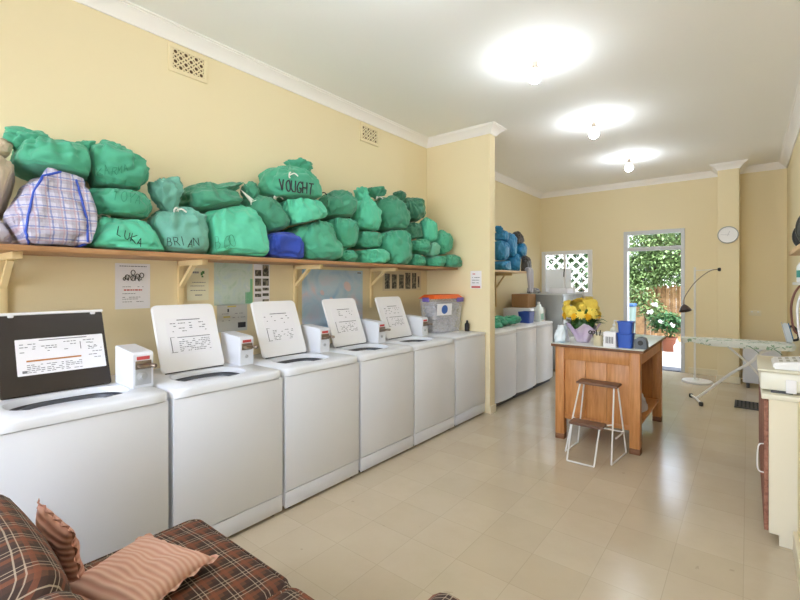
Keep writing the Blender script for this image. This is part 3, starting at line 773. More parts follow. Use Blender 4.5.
def washer(y0, label, kind='white', cbx=-.34, lid_y=(.13, .54)):
    root = thing('washing_machine', label, 'washing machine', (XW, y0, 0), 'coin washing machines along the left wall')
    x1, x0 = XW, XW - .70
    bm = BM(); box(bm, (x0, y0 + .004, .03), (x1 - .012, y0 + WW - .004, ZD - .045), .006); obj('cabinet', bm, M['enamel_side'], root)
    bm = BM(); box(bm, (x1 - .012, y0 + .006, .13), (x1, y0 + WW - .006, ZD - .05), .005); obj('front_panel', bm, M['enamel'], root)
    bm = BM(); box(bm, (x1 - .016, y0 + .006, .02), (x1 - .003, y0 + WW - .006, .126), .005); obj('toe_panel', bm, M['enamel_side'], root)
    bm = BM()
    for a, b in ((.05, .06), (.05, WW - .06), (.62, .06), (.62, WW - .06)): lathe(bm, [(.022, 0), (.022, .02), (.012, .022), (.012, .034)], 12, (x1 - a, y0 + b, 0))
    obj('levelling_feet', bm, M['black'], root)
    cx, cy = x1 - .262, y0 + sum(lid_y) / 2
    big = kind == 'brown'
    ax, ay = (.165, .215) if not big else (.15, .25)
    bm = BM(); ring_deck(bm, x0, x1 + .006, y0 + .002, y0 + WW - .002, ZD - .047, ZD, cx, cy, ax, ay, .75); obj('top_deck', bm, M['enamel'], root, sharp=50)
    bm = BM(); n = 48; e = .75
    prof = [(.95, -.03), (.98, -.034), (.93, -.045), (.74, -.03), (.70, -.05), (.66, -.26), (.12, -.27)]
    rings = [[bm.verts.new((cx + ax * s * spow(math.cos(2 * math.pi * k / n), e), cy + ay * s * spow(math.sin(2 * math.pi * k / n), e), ZD + z)) for k in range(n)] for s, z in prof]
    for A, B in zip(rings, rings[1:]):
        for k in range(n): bm.faces.new((A[k], A[(k + 1) % n], B[(k + 1) % n], B[k]))
    bm.faces.new(rings[-1][::-1]); bmesh.ops.recalc_face_normals(bm, faces=bm.faces)
    for f in bm.faces: f.normal_flip() if f.normal.z < 0 and f.calc_center_median().z < ZD - .2 else None
    obj('tub', bm, M['tub'], root, sharp=60)
    # lid standing open against its hinge
    lw = lid_y[1] - lid_y[0]; hx = x1 - .43; lean = Vector((-.17, 0, .415)).normalized(); es = Vector((0, 1, 0))
    LH = .45 if not big else .425
    nrm = es.cross(lean)      # faces the front
    o0 = Vector((hx, y0 + lid_y[0], ZD + .006))
    bm = BM()
    if big:
        slab(bm, rrect(lw, LH, .012), o0 - nrm * .02, es, lean, .02, .003)
        lid = obj('lid', bm, M['brownlid'], root); lid['label'] = 'dark brown open lid'
        bm = BM(); slab(bm, rrect(lw + .008, .014, .004), o0 - es * .004 - nrm * .024 + lean * (LH - .002), es, lean, .028, .002)
        for s in (.05, lw - .06): slab(bm, rrect(.025, .02, .006), o0 - nrm * .0 + es * s + lean * (LH - .015), es, lean, .004, .001)
        obj('lid_rim', bm, M['lidwhite'], lid)
        lab = (.07, .10, lw - .085, .19)
    else:
        slab(bm, rrect(lw, LH, .035), o0 - nrm * .018, es, lean, .018, .005)
        lid = obj('lid', bm, M['lidwhite'], root)
        bm = BM(); slab(bm, rrect(lw - .03, .006, .002), o0 + es * .015 - lean * .004, es, lean, .004); obj('lid_gasket', bm, M['dgrey'], lid)
        lab = (.07, .11, lw - .13, .245)
        bm = BM()
        for s in (.02, lw - .02): lathe(bm, [(.008, 0), (.008, .02)], 10, o0 + es * s + lean * (LH - .02) - nrm * .028, nrm)
        obj('bumper', bm, M['dgrey'], lid)
    a, b, w, h = lab; rng = random.Random(int(y0 * 1000))
    bm = BM(); slab(bm, rrect(w, h, .004), o0 + es * a + lean * b, es, lean, .001); sheet = obj('instruction_sheet', bm, M['paper'], lid)
    rows = []
    ol = o0 + es * a + lean * b + nrm * .0015
    rows += [(w * .25, w * .8, h * .93, h * .025)]
    for r_, fl in ((.84, .6), (.76, .45), (.70, .45), (.62, .3)):
        for c0 in (.04, .27, .52, .75): rows += words(rng, w * c0, w * (c0 + .17), h * r_, h * .022, fl)
    if not big:
        rows += [(w * .2, w * .97, h * .45, h * .02), (w * .04, w * .06, h * .08, h * .4), (w * .04, w * .14, h * .47, h * .01), (w * .02, w * .16, h * .06, h * .015)]
        for q in range(7): rows += words(rng, w * .22, w * .95, h * (.08 + .05 * q), h * .018, .6)
        if kind == 'plain': rows = [r for r in rows if r[2] > h * .05 and rng.random() < .7]
    else:
        for q in range(5):
            for c0 in (.1, .31, .52): rows += words(rng, w * c0, w * (c0 + .19), h * (.06 + .05 * q), h * .018, .75)
        for q in range(6): rows += words(rng, w * .8, w * .97, h * (.3 + .09 * q), h * .02, .5)
        rows += [(w * .71, w * .72, h * .6, h * .22), (w * .05, w * .1, h * .06, h * .07)]
    obj('print', printed_lines(BM(), ol, es, lean, nrm, rows, .0006), M['ink'], lid)
    if big: o = obj('print', printed_lines(BM(), ol, es, lean, nrm, [(w * .1, w * .71, h * .36, h * .045)], .0008), M['inkbrown'], lid); o['label'] = 'orange brown bar'
    # coin box at the back right corner
    bx1 = x1 + cbx; by0, by1 = y0 + .595, y0 + .699; bz1 = 1.13 if not big else 1.125
    bm = BM()
    pr = [(bx1, ZD), (bx1, bz1 - .012), (bx1 - .012, bz1), (bx1 - .25, bz1 + .02), (bx1 - .25, ZD)]
    t_ = bmesh.new(); A = [t_.verts.new((x, by0, z)) for x, z in pr]; B = [t_.verts.new((x, by1, z)) for x, z in pr]
    t_.faces.new(A); t_.faces.new(B[::-1])
    for i in range(5): t_.faces.new((A[i], B[i], B[(i + 1) % 5], A[(i + 1) % 5]))
    bmesh.ops.recalc_face_normals(t_, faces=t_.faces); bmesh.ops.bevel(t_, geom=list(t_.edges), offset=.003, segments=2, affect='EDGES')
    merge(bm, t_); cb = obj('coin_box', bm, M['enamel'], root)
    yc = (by0 + by1) / 2
    bm = BM(); box(bm, (bx1, by0 + .012, bz1 - .09), (bx1 + .006, by1 - .012, bz1 - .045), .002); 
    box(bm, (bx1, yc - .032, bz1 - .078), (bx1 + .05, yc + .032, bz1 - .062), .003)
    lathe(bm, [(.011, 0), (.011, .03), (.008, .034)], 14, (bx1 + .04, yc + .026, bz1 - .07), (1, .3, 0)); obj('coin_slide', bm, M['bronze'], cb)
    bm = BM(); box(bm, (bx1, by0 + .02, bz1 - .04), (bx1 + .002, by1 - .02, bz1 - .022)); o = obj('price_label', bm, M['inkred'], cb); o['label'] = 'red label strip'
    bm = BM(); lathe(bm, [(.026, 0), (.026, .006), (.02, .01), (.012, .011), (.011, .018)] if big else [(.012, 0), (.012, .006), (.008, .008)], 20, (bx1, yc - .005, ZD + .06), (1, 0, 0)); obj('lock', bm, M['chrome'], cb)
    if big:
        bm = BM(); box(bm, (bx1, by0 + .012, ZD + .015), (bx1 + .003, by1 - .012, ZD + .1), .001); obj('lock_plate', bm, M['chrome'], cb)
    return root
washer(.325, 'washing machine with dark brown open lid, nearest the camera', 'brown', cbx=-.20, lid_y=(.105, .572))
wa = washer(1.037, 'washing machine with white lid directly right of the brown lidded one', 'white')
washer(1.747, 'third washing machine along the row, lid below the tall strip of small photos', 'plain')
washer(2.457, 'fourth washing machine along the row, its lid in front of the blue map', 'plain')
washer(3.160, 'fifth washing machine, lid under the strip of photos, beside the storage tub', 'plain')
# the closed machine at the end of the row
root = thing('clothes_dryer', 'plain white closed machine at the end of the row against the partition', 'dryer', (XW, 3.87, 0))
y0, y1 = 3.872, 4.525
bm = BM(); box(bm, (XW - .70, y0, .03), (XW - .012, y1, ZD - .03), .006); obj('cabinet', bm, M['enamel_side'], root)
bm = BM(); box(bm, (XW - .012, y0 + .004, .13), (XW, y1 - .004, ZD - .035), .005); obj('front_panel', bm, M['enamel'], root)
bm = BM(); box(bm, (XW - .016, y0 + .004, .02), (XW - .003, y1 - .004, .126), .005); obj('toe_panel', bm, M['enamel_side'], root)
bm = BM(); box(bm, (XW - .70, y0, ZD - .032), (XW + .006, y1, ZD), .01); obj('top_deck', bm, M['enamel'], root)
bm = BM()
for a, b in ((.05, .06), (.05, .59), (.62, .06), (.62, .59)): lathe(bm, [(.022, 0), (.022, .02), (.012, .022), (.012, .034)], 12, (XW - a, y0 + b, 0))
obj('levelling_feet', bm, M['black'], root)

# storage tub
def taper_box(bm, cx, cy, z0, z1, wx0, wy0, wx1, wy1, r=.03, wall=.003, n=5):
    def loop(wx, wy, z, rr): return [bm.verts.new((cx - wx / 2 + a, cy - wy / 2 + b, z)) for a, b in rrect(wx, wy, rr, n)]
    L = [loop(wx0, wy0, z0, r), loop(wx1, wy1, z1, r), loop(wx1 - 2 * wall, wy1 - 2 * wall, z1, r), loop(wx0 - 2 * wall, wy0 - 2 * wall, z0 + wall, r)]
    k = len(L[0])
    for A, B in zip(L, L[1:]):
        for i in range(k): bm.faces.new((A[i], A[(i + 1) % k], B[(i + 1) % k], B[i]))
    bm.faces.new(L[0][::-1]); bm.faces.new(L[-1]); bmesh.ops.recalc_face_normals(bm, faces=bm.faces)
    return bm
tx, ty = -2.775, 4.24
ZD += .002
t = thing('storage_tub', 'clear plastic storage tub with orange lid on the end machines', 'storage tub', (tx, ty, ZD))
bm = BM(); taper_box(bm, tx, ty, ZD + .002, ZD + .385, .20, .43, .25, .50); obj('tub_body', bm, clear_mat('clear plastic', 0xe4e7ee, .24, .15), t)
bm = BM(); taper_box(bm, tx, ty, ZD + .386, ZD + .43, .27, .52, .19, .42, .03); 
obj('lid', bm, mat('orange plastic', 0xe2662a, .4), t)
bm = BM()
for sgn in (-1, 1): box(bm, (tx - .05, ty + sgn * .258 - .008, ZD + .35), (tx + .05, ty + sgn * .258 + .008, ZD + .40), .005)
box(bm, (tx + .127, ty + .12, ZD + .345), (tx + .138, ty + .23, ZD + .395), .004); obj('clip_handle', bm, mat('purple clip', 0x6a5aa8, .4), t)
bm = BM(); slab(bm, [(0, 0), (.24, 0), (.24, .13), (0, .13)], (tx + .1155, ty - .20, ZD + .20), (0, 1, 0), Vector((.065, 0, 1)), .003); 
lab = obj('paper_label', bm, M['paper'], t)
bm = BM(); lathe(bm, [(.05, 0), (.05, .002)], 20, (tx + .1225, ty - .08, ZD + .265), (1, 0, -.065)); o = obj('round_mark', bm, mat('blue print', 0x3f68b5, .6), lab)
bm = BM(); rng = random.Random(4)
for q in range(9):
    tb = blob(Vector((tx + rng.uniform(-.006, .006), ty + rng.uniform(-.015, .015), ZD + .028 + q * .036)), .08 + .002 * q, .185 + .004 * q, .026, 0, 0, .5, q * 2., 0, False, 24, 12, .1)
    merge(bm, tb)
t.rotation_euler = (0, 0, R(-10))
obj('folded_contents', bm, mottle('folded linen', [(.35, 0x8f8c9a), (.55, 0xc4c0c6), (.7, 0xb5a3a0)], 12), t, sharp=80)
bm = BM(); lathe(bm, [(.026, 0), (.028, .01), (.028, .085), (.012, .1), (.012, .125), (.002, .127)], 16, (-2.57, 4.47, ZD)); 
tag(obj('bottle', bm, M['black'], origin=(-2.57, 4.47, ZD)), 'small black bottle beside the storage tub', 'bottle')

ZD -= .002
# alcove machines with bowed fronts
XA, ZA = -2.31, .915
def bowed(y0, y1, label, first=None):
    root = thing('bowed_washer', label, 'washing machine', (XA, y0, 0), 'bowed front machines past the partition')
    n = 14; bm = BM()
    def prof(z, ins=0): return [(XA - .03 + .035 * math.sin(math.pi * i / n) ** .7 - ins, y0 + .004 + (y1 - y0 - .008) * i / n, z) for i in range(n + 1)]
    zs = [(.07, .02), (.075, .0), (.12, 0), (.5, 0), (.80, 0), (ZA - .05, .002), (ZA - .045, .01)]
    rings = [[bm.verts.new(p) for p in prof(z, i)] + [bm.verts.new((XA - .65, y1 - .004, z)), bm.verts.new((XA - .65, y0 + .004, z))] for z, i in zs]
    k = n + 3
    for A, B in zip(rings, rings[1:]):
        for i in range(k): bm.faces.new((A[i], A[(i + 1) % k], B[(i + 1) % k], B[i]))
    bm.faces.new(rings[0][::-1]); bm.faces.new(rings[-1]); bmesh.ops.recalc_face_normals(bm, faces=bm.faces)
    obj('cabinet', bm, M['enamel'], root, sharp=50)
    bm = BM()
    rings = [[bm.verts.new(p) for p in prof(z, i)] + [bm.verts.new((XA - .65 + i, y1 - .004, z)), bm.verts.new((XA - .65 + i, y0 + .004, z))] for z, i in ((ZA - .042, .004), (ZA - .01, -.003), (ZA, .012))]
    for A, B in zip(rings, rings[1:]):
        for i in range(k): bm.faces.new((A[i], A[(i + 1) % k], B[(i + 1) % k], B[i]))
    bm.faces.new(rings[0][::-1]); bm.faces.new(rings[-1]); bmesh.ops.recalc_face_normals(bm, faces=bm.faces)
    obj('top_deck', bm, M['lidwhite'], root, sharp=40)
    bm = BM(); box(bm, (XA - .66, y0 + .02, 0), (XA - .07, y1 - .02, .07)); obj('plinth', bm, M['dgrey'], root)
    return root
bowed(4.68, 5.34, 'bowed front white machine right behind the partition')
bowed(5.345, 6.02, 'bowed front white machine between its two neighbours')
bowed(6.025, 6.68, 'bowed front white machine nearest the back wall')

# things on and behind them
bm = BM(); rng = random.Random(9)
for q in range(5):
    merge(bm, blob(Vector((-2.62 + rng.uniform(-.1, .1), 5.25 + .12 * q, ZA + .055 + .03 * (q % 2))), .12, .12, .055, 0, 0, .9, q * 3.1, 0, False, 32, 18, .22))
for v in bm.verts: v.co.z = max(v.co.z, ZA + .001); v.co.y = max(v.co.y, PY1 + .01)
tag(obj('towel_heap', bm, BAGC['mid'], sharp=80, origin=(-2.62, 5.5, ZA)), 'crumpled heap of green towels on the bowed front machines', 'towels')
p = at(531, 322, z=ZA)
bm = BM(); taper_box(bm, -2.55, 6.17, ZA + .001, ZA + .165, .15, .18, .18, .22, .02); tag(obj('plastic_tub', bm, mat('navy blue plastic', 0x2e4c9e, .4), origin=(-2.55, 6.17, ZA)), 'blue plastic tub beside the translucent white jug', 'tub')
jx, jy = -2.50, 6.52
t = thing('detergent_jug', 'translucent white jug with handle beside the blue tub', 'jug', (jx, jy, ZA))
bm = BM(); n = 5
loops = [[bm.verts.new((jx - wx / 2 + a, jy - wy / 2 + b, ZA + z)) for a, b in rrect(wx, wy, .02, 4)] for wx, wy, z in ((.1, .15, 0), (.11, .16, .01), (.11, .16, .16), (.1, .14, .2), (.05, .06, .24), (.042, .042, .25), (.042, .042, .27))]
for A, B in zip(loops, loops[1:]):
    for i in range(len(A)): bm.faces.new((A[i], A[(i + 1) % len(A)], B[(i + 1) % len(A)], B[i]))
bm.faces.new(loops[0][::-1]); bm.faces.new(loops[-1]); bmesh.ops.recalc_face_normals(bm, faces=bm.faces)
obj('jug_body', bm, mat('milky plastic', 0xd9e0dc, .35), t)
bm = BM(); tube(bm, smooth_path([(jx, jy + .03, ZA + .245), (jx, jy + .075, ZA + .25), (jx, jy + .085, ZA + .2), (jx, jy + .078, ZA + .15)], 6), .011, 8); obj('handle', bm, mat('milky handle', 0xd9e0dc, .35), t)
bm = BM(); lathe(bm, [(.022, .27), (.022, .295), (.018, .298)], 14, (jx, jy, ZA)); obj('cap', bm, M['white'], t)
bm = BM(); box(bm, (jx + .055, jy - .06, ZA + .03), (jx + .0565, jy + .06, ZA + .12)); o = obj('label_sticker', bm, mat('green label', 0x8fbfae, .6), t); o['label'] = 'pale green sticker'
# low white cabinet with cardboard box, tall grey cabinet in the corner
t = thing('white_cabinet', 'low white cabinet behind the bowed front machines, cardboard box on it', 'cabinet', (-2.95, 7.05, 0))
bm = BM(); box(bm, (XL + .01, 6.72, .02), (-2.72, 7.36, 1.085), .006); obj('body', bm, M['enamel_side'], t)
bm = BM(); box(bm, (-2.72, 6.725, .05), (-2.702, 7.355, 1.07), .004); dr = obj('door', bm, M['enamel'], t)
bm = BM(); tube(bm, [(-2.702, 6.8, .75), (-2.68, 6.8, .75), (-2.68, 6.8, .62), (-2.702, 6.8, .62)], .006, 8); obj('handle', bm, M['chrome'], dr)
t = thing('cardboard_box', 'brown cardboard box on the low white cabinet', 'box', (-2.93, 7.03, 1.086))
M['card'] = mat('brown cardboard', 0xa8825c, .85, vary=(9, .4, 0x94704c))
bm = BM(); box(bm, (-3.15, 6.98, 1.086), (-2.86, 7.33, 1.31), .004); obj('carton', bm, M['card'], t)
bm = BM(); box(bm, (-3.15, 7.14, 1.31), (-2.86, 7.17, 1.312)); obj('tape', bm, mat('packing tape', 0xbb9a6c, .3), t)
CZ = 1.315
t = thing('grey_cabinet', 'tall grey metal cabinet in the corner under the small window', 'cabinet', (-2.8, 7.9, 0))
M['steel'] = mat('grey steel', 0x9c9f9f, .4, .3)
bm = BM(); box(bm, (XL + .01, 7.42, .03), (-2.44, 8.55, CZ - .02), .006); obj('body', bm, M['steel'], t)
bm = BM(); box(bm, (XL + .01, 7.40, CZ - .02), (-2.42, 8.56, CZ), .005); obj('top', bm, mat('pale grey top', 0xc4c6c6, .4), t)
bm = BM(); box(bm, (-2.44, 7.44, .06), (-2.425, 7.98, CZ - .03), .004); obj('door', bm, M['steel'], t)
bm = BM(); box(bm, (-2.44, 7.99, .06), (-2.425, 8.53, CZ - .03), .004); obj('door', bm, M['steel'], t)
bm = BM(); box(bm, (-2.78, 7.75, CZ), (-2.46, 8.1, CZ + .09), .006); tag(obj('white_carton', bm, M['paper'], origin=(-2.6, 7.9, CZ)), 'low white carton on the grey corner cabinet', 'box')
bm = BM(); lathe(bm, [(.03, 0), (.034, .01), (.034, .1), (.014, .12), (.014, .15), (.003, .152)], 16, (-2.52, 8.3, CZ)); tag(obj('small_bottle', bm, M['white'], origin=(-2.52, 8.3, CZ)), 'white bottle on the grey cabinet near the window', 'bottle')
bm = BM()
merge(bm, blob(Vector((-3.0, 7.58, CZ + .05)), .1, .12, .05, 0, 0, .9, 5., 0, False, 28, 16, .2))
for v in bm.verts: v.co.z = max(v.co.z, CZ + .001)
tag(obj('folded_cloth', bm, mottle('navy and white cloth', [(.42, 0x34405e), (.55, 0xd6d6da)], 14), sharp=80, origin=(-3., 7.58, CZ)), 'navy and white cloth dropped on the grey cabinet', 'cloth')

# ------------------------------------------------------------------ papers on the left wall
def poster(name, quad, m, label, cat='poster', x=XL, group=None, prints=()):
    (u0, v0), (u1, v1) = quad                # opposite corners: upper left, lower right
    y0, y1 = at(u0, v0, x=x).y, at(u1, v1, x=x).y
    z1 = (at(u0, v0, x=x).z); z0 = at(u1, v1, x=x).z
    bm = BM(); box(bm, (x, y0, z0), (x + .0015, y1, z1))
    o = tag(obj(name, bm, m, origin=(x, (y0 + y1) / 2, z0)), label, cat, group)
    return o, y0, y1, z0, z1
def rows_on(o, y0, y1, z0, z1, rows, m, name='print', x=XL, lift=.0022):
    W_, H_ = y1 - y0, z1 - z0
    bm = printed_lines(BM(), (x, y0, z0), (0, W_, 0), (0, 0, H_), (1, 0, 0), rows, lift)
    return obj(name, bm, m, o)
rng = random.Random(3)
def pw(s0, s1, t, h, fill=.85):
    out = []; s = s0
    while s < s1 - .02:
        e = min(s + rng.uniform(.03, .09), s1)
        if rng.random() < fill: out.append((s, e, t, h))
        s = e + .015
    return out
o, *q = poster('notice', ((115, 263), (150, 308)), M['paper'], 'white notice with a sketch and red line, above the first coin box', 'notice')
rows = pw(.12, .9, .93, .018, .9)
for k in range(5): rows += pw(.2, .8, [.48, .33, .25, .21, .15][k], .012)
rows_on(o, *q, rows, M['ink'])
rows_on(o, *q, pw(.24, .76, .40, .03, 1), M['inkred'])
bm = BM(); y0, y1, z0, z1 = q
def yz(s, t_): return Vector((XL + .003, y0 + s * (y1 - y0), z0 + t_ * (z1 - z0)))
for (s, t_, r_) in ((.5, .8, .055), (.33, .7, .05), (.62, .72, .05), (.75, .74, .055), (.5, .68, .06), (.25, .66, .03), (.68, .64, .025)):
    tube(bm, [yz(s + r_ * math.cos(R(a)) * 1.1, t_ + r_ * math.sin(R(a))) for a in range(0, 330, 30)], .0025, 5, closed=True)
for s in (.3, .4, .5, .6, .7): tube(bm, [yz(s - .04, .62), yz(s, .74), yz(s + .05, .63)], .0022, 5)
obj('sketch', bm, M['inkdark'], o)
o, *q = poster('flyer', ((187, 268), (208.5, 300)), mat('cream paper', 0xe6e2c8, .7), 'small cream flyer on the wall between a shelf bracket and green map', 'flyer')
rows_on(o, *q, pw(.12, .55, .84, .06) + pw(.15, .85, .55, .02) + pw(.15, .8, .44, .02) + pw(.15, .85, .3, .02) + pw(.15, .7, .15, .03), M['ink'])
rows_on(o, *q, [(.62, .72, .78, .1), (.68, .8, .83, .09), (.66, .75, .72, .05)], mat('green print', 0x4a7d46, .7))
o, *q = poster('street_map', ((214, 262), (252.5, 304)), mottle('green street map', [(.3, 0xb2ccbd), (.48, 0xc8d8d0), (.6, 0xbfd2d4), (.75, 0xd6dfdd)], 9, .6, 10, 1.2), 'pale green street map pinned under the shelf', 'map')
rows_on(o, *q, [(.93, 1., .02, .6), (.8, .935, .02, .28)], mat('map green', 0x84c39c, .7))
rows_on(o, *q, [(.05 + .13 * k, .058 + .13 * k, .05, .9) for k in range(7)] + [(.03, .9, .12 + .16 * k, .006) for k in range(5)], mat('map roads', 0xcbdad2, .7), 'roads')
o, *q = poster('photo_sheet', ((253.5, 263), (269.5, 303)), M['paper'], 'tall strip of small dark photos right of the green map', 'photo sheet')
M['pic'] = mottle('small photos', [(.35, 0x26272b), (.5, 0x5b5a52), (.65, 0x9a9280)], 30)
rows_on(o, *q, [(.08, .47, .68, .15), (.55, .94, .68, .28), (.08, .47, .44, .18), (.55, .94, .44, .18), (.08, .47, .3, .07), (.55, .94, .32, .07), (.08, .47, .16, .08), (.55, .94, .18, .07), (.55, .94, .04, .06)], M['pic'], 'photos')
o, *q = poster('pin_board', ((217, 305), (247, 330)), mat('grey white board', 0xc8cac8, .6), 'pale notice sheet below the green map', 'notice')
rows_on(o, *q, [(.33, .62, .9, .05), (.2, .42, .52, .05)], mat('yellow note', 0xc8b95e, .7))
rows_on(o, *q, [(.68, .95, .12, .2)] + [(.33, .38, .72, .12)], M['inkdark'])
rows_on(o, *q, pw(.15, .9, .65, .02, .6) + pw(.15, .6, .4, .02, .6) + pw(.5, .95, .5, .02, .5), M['ink'])
o, *q = poster('wall_map', ((302, 269), (362.5, 326)), mottle('blue wall map', [(.3, 0xa0c8e8), (.5, 0xc2daee), (.62, 0xcfd6ea), (.72, 0xe0ced6)], 4.5, .5, 6, .8), 'large blue map on the wall behind the open lids', 'map')
rows_on(o, *q, [(.9, .97, .95, .02)], M['ink'])
bm = BM(); y0, y1, z0, z1 = q
for (s, t_, r_) in ((.72, .72, .1), (.3, .62, .05), (.45, .5, .05)):
    lathe(bm, [(r_ * .42, .0017), (r_ * .42, .0024)], 14, (XL, y0 + s * (y1 - y0), z0 + t_ * (z1 - z0)), (1, 0, 0), squash=(1, 1.4))
obj('land', bm, mat('pink map land', 0xdfccd6, .6), o)
o, *q = poster('photo_strip', ((382.5, 270.5), (421, 290)), mat('cream sheet', 0xdccfb2, .7), 'horizontal strip of dark photos above the fifth machine', 'photo sheet')
rows_on(o, *q, [(.05, .17, .1, .75), (.22, .34, .1, .72), (.4, .52, .1, .72), (.56, .7, .08, .84), (.74, .86, .08, .84), (.9, .95, .15, .6)], M['pic'], 'photos')
# on the partition
p0, p1 = at(470.5, 271, y=PY0), at(481.5, 288.5, y=PY0)
bm = BM(); box(bm, (p0.x, PY0 - .002, p1.z), (p1.x, PY0, p0.z)); o = tag(obj('small_notice', bm, M['paper'], origin=(p0.x, PY0, p1.z)), 'small white card on the partition above the storage tub', 'notice')
W_, H_ = p1.x - p0.x, p0.z - p1.z
obj('print', printed_lines(BM(), (p0.x, PY0 - .002, p1.z), (W_, 0, 0), (0, 0, H_), (0, -1, 0), [(.1, .9, .03, .1), (.2, .45, .8, .05)] , .001), M['inkred'], o)
obj('print', printed_lines(BM(), (p0.x, PY0 - .002, p1.z), (W_, 0, 0), (0, 0, H_), (0, -1, 0), pw(.15, .85, .6, .04) + pw(.15, .85, .45, .04) + pw(.15, .8, .3, .04), .001), M['ink'], o)

# ------------------------------------------------------------------ work table
TX0, TX1, TY0, TY1, TZ = -1.462, -.73, 4.24, 5.5, .92
t = thing('work_table', 'honey pine work table with pale top in the middle of the room', 'table', ((TX0 + TX1) / 2, (TY0 + TY1) / 2, 0))
bm = BM(); box(bm, (TX0 - .03, TY0 - .03, TZ - .006), (TX1 + .03, TY1 + .03, TZ), .002); obj('table_top', bm, M['laminate'], t)
bm = BM(); box(bm, (TX0 - .03, TY0 - .03, TZ - .03), (TX1 + .03, TY1 + .03, TZ - .006), .003); obj('top_edge', bm, M['tabledark'], t)
LW = .085
for x in (TX0, TX1 - LW):
    for y in (TY0, TY1 - LW):
        bm = BM(); box(bm, (x, y, .05), (x + LW, y + LW, TZ - .03), .006); lg = obj('leg', bm, M['tablewood'], t)
        bm = BM(); box(bm, (x, y, 0), (x + LW, y + LW, .05), .004); o = obj('leg_foot', bm, M['tabledark'], lg); o['label'] = 'scuffed dark foot'
bm = BM(); box(bm, (TX0 + LW, TY0 + .008, TZ - .15), (TX1 - LW, TY0 + .03, TZ - .03), .003); obj('apron', bm, M['tablewood'], t)
bm = BM(); n = 3; w = (TX1 - TX0 - 2 * LW) / n
for k in range(n): box(bm, (TX0 + LW + k * w + .001, TY0 + .022, .2), (TX0 + LW + (k + 1) * w - .001, TY0 + .04, TZ - .15), .003)
obj('front_panel', bm, M['tablewood'], t)
bm = BM(); box(bm, (TX0 + LW, TY0 + .012, .2), (TX1 - LW, TY0 + .042, .24), .003); obj('bottom_rail', bm, M['tablewood'], t)
for x in (TX0 + .01, TX1 - .035):
    bm = BM(); box(bm, (x, TY0 + LW, TZ - .15), (x + .025, TY1 - LW, TZ - .03), .003); obj('side_apron', bm, M['tablewood'], t)
bm = BM(); box(bm, (TX0 + LW, TY1 - .04, .2), (TX1 - LW, TY1 - .02, TZ - .03), .003); obj('back_panel', bm, M['tablewood'], t)
bm = BM(); box(bm, (TX0 + .02, TY0 + LW, .22), (TX1 - .02, TY1 - LW, .245), .003); obj('lower_shelf', bm, M['tablewood'], t)
bm = BM(); merge(bm, blob(Vector((TX1 - .16, 4.75, .33)), .12, .2, .085, 0, 0, .8, 3., 0, False, 32, 20, .15))
for v in bm.verts: v.co.z = max(v.co.z, .246)
tag(obj('cloth_bundle', bm, BAGC['grey'], sharp=80, origin=(TX1 - .16, 4.75, .246)), 'pale cloth bundle on the low shelf inside the work table', 'cloth')

# things on the table
def on_table(u, v): return at(u, v, z=TZ)
# stacked blue baskets
bx, by = -.855, 4.32
M['bluep'] = mat('blue plastic', 0x2d57b6, .4)
for k, (zb, s, lab) in enumerate(((TZ, .128, 'lower blue plastic basket, with the second one nested in it'), (TZ + .115, .122, 'upper blue plastic basket nested in the lower one'))):
    t = thing('plastic_basket', lab, 'basket', (bx, by, zb), 'blue baskets on the work table')
    bm = BM(); taper_box(bm, bx, by, zb + .001, zb + .125 - .01 * k, s * .86, s * .86, s, s, .02); obj('basket_body', bm, M['bluep'], t)
    bm = BM(); tube(bm, [(bx - s / 2 - .003 + a * 1.0, by - s / 2 - .003 + b, zb + .125 - .01 * k) for a, b in rrect(s + .006, s + .006, .022, 4)], .006, 6, closed=True); obj('rim', bm, M['bluep'], t)
bm = BM(); box(bm, (-1.03, 4.25, TZ), (-.925, 4.36, TZ + .135), .003); cart = tag(obj('paper_carton', bm, M['paper'], origin=(-.98, 4.3, TZ)), 'small white carton with grey print beside the blue baskets', 'box')
obj('print', printed_lines(BM(), (-1.03, 4.25, TZ), (.105, 0, 0), (0, 0, .135), (0, -1, 0), [(.2 + .13 * k, .28 + .13 * k, .25, .45) for k in range(5)], .001), M['ink'], cart)
px_, py_ = -1.085, 4.30
t = thing('pen_cup', 'cream pen cup holding scissors and pens on the work table', 'pen cup', (px_, py_, TZ))
bm = BM(); lathe(bm, [(.038, 0), (.041, .004), (.041, .095), (.037, .095), (.036, .006), (.001, .005)], 24, (px_, py_, TZ)); obj('cup', bm, mat('cream ceramic', 0xd2c7a8, .4), t)
for k, (dx, dy, ang) in enumerate(((.012, .008, 22), (-.015, .0, -25), (.0, -.012, 8), (.02, -.006, 35), (-.008, .015, -8))):
    bm = BM(); d = Vector((math.sin(R(ang)), .1, math.cos(R(ang)))).normalized(); s = Vector((px_ + dx * .6, py_ + dy * .6, TZ + .01))
    tube(bm, [s, s + d * .135], .0045, 8); tag(obj('pen', bm, M['black'] if k % 2 == 0 else M['dgrey'], origin=tuple(s)), 'dark pen standing in the cream pen cup', 'pen', 'pens in the cream cup')
bm = BM(); s = Vector((px_ - .02, py_ - .0, TZ + .012)); d = Vector((-.35, 0, 1)).normalized()
tube(bm, [s, s + d * .09], .005, 6)
for sgn in (-1, 1): tube(bm, arc(s + d * .112 + Vector((sgn * .013, 0, 0)), .014, 0, 340, 14, (1, 0, 0), (0, .2, 1)), .0045, 6, closed=True)
tag(obj('scissors', bm, M['black'], origin=tuple(s)), 'black handled scissors leaning in the pen cup', 'scissors')
qx, qy = -1.02, 4.62
t = thing('pump_bottle', 'clear white pump bottle behind the white carton', 'bottle', (qx, qy, TZ))
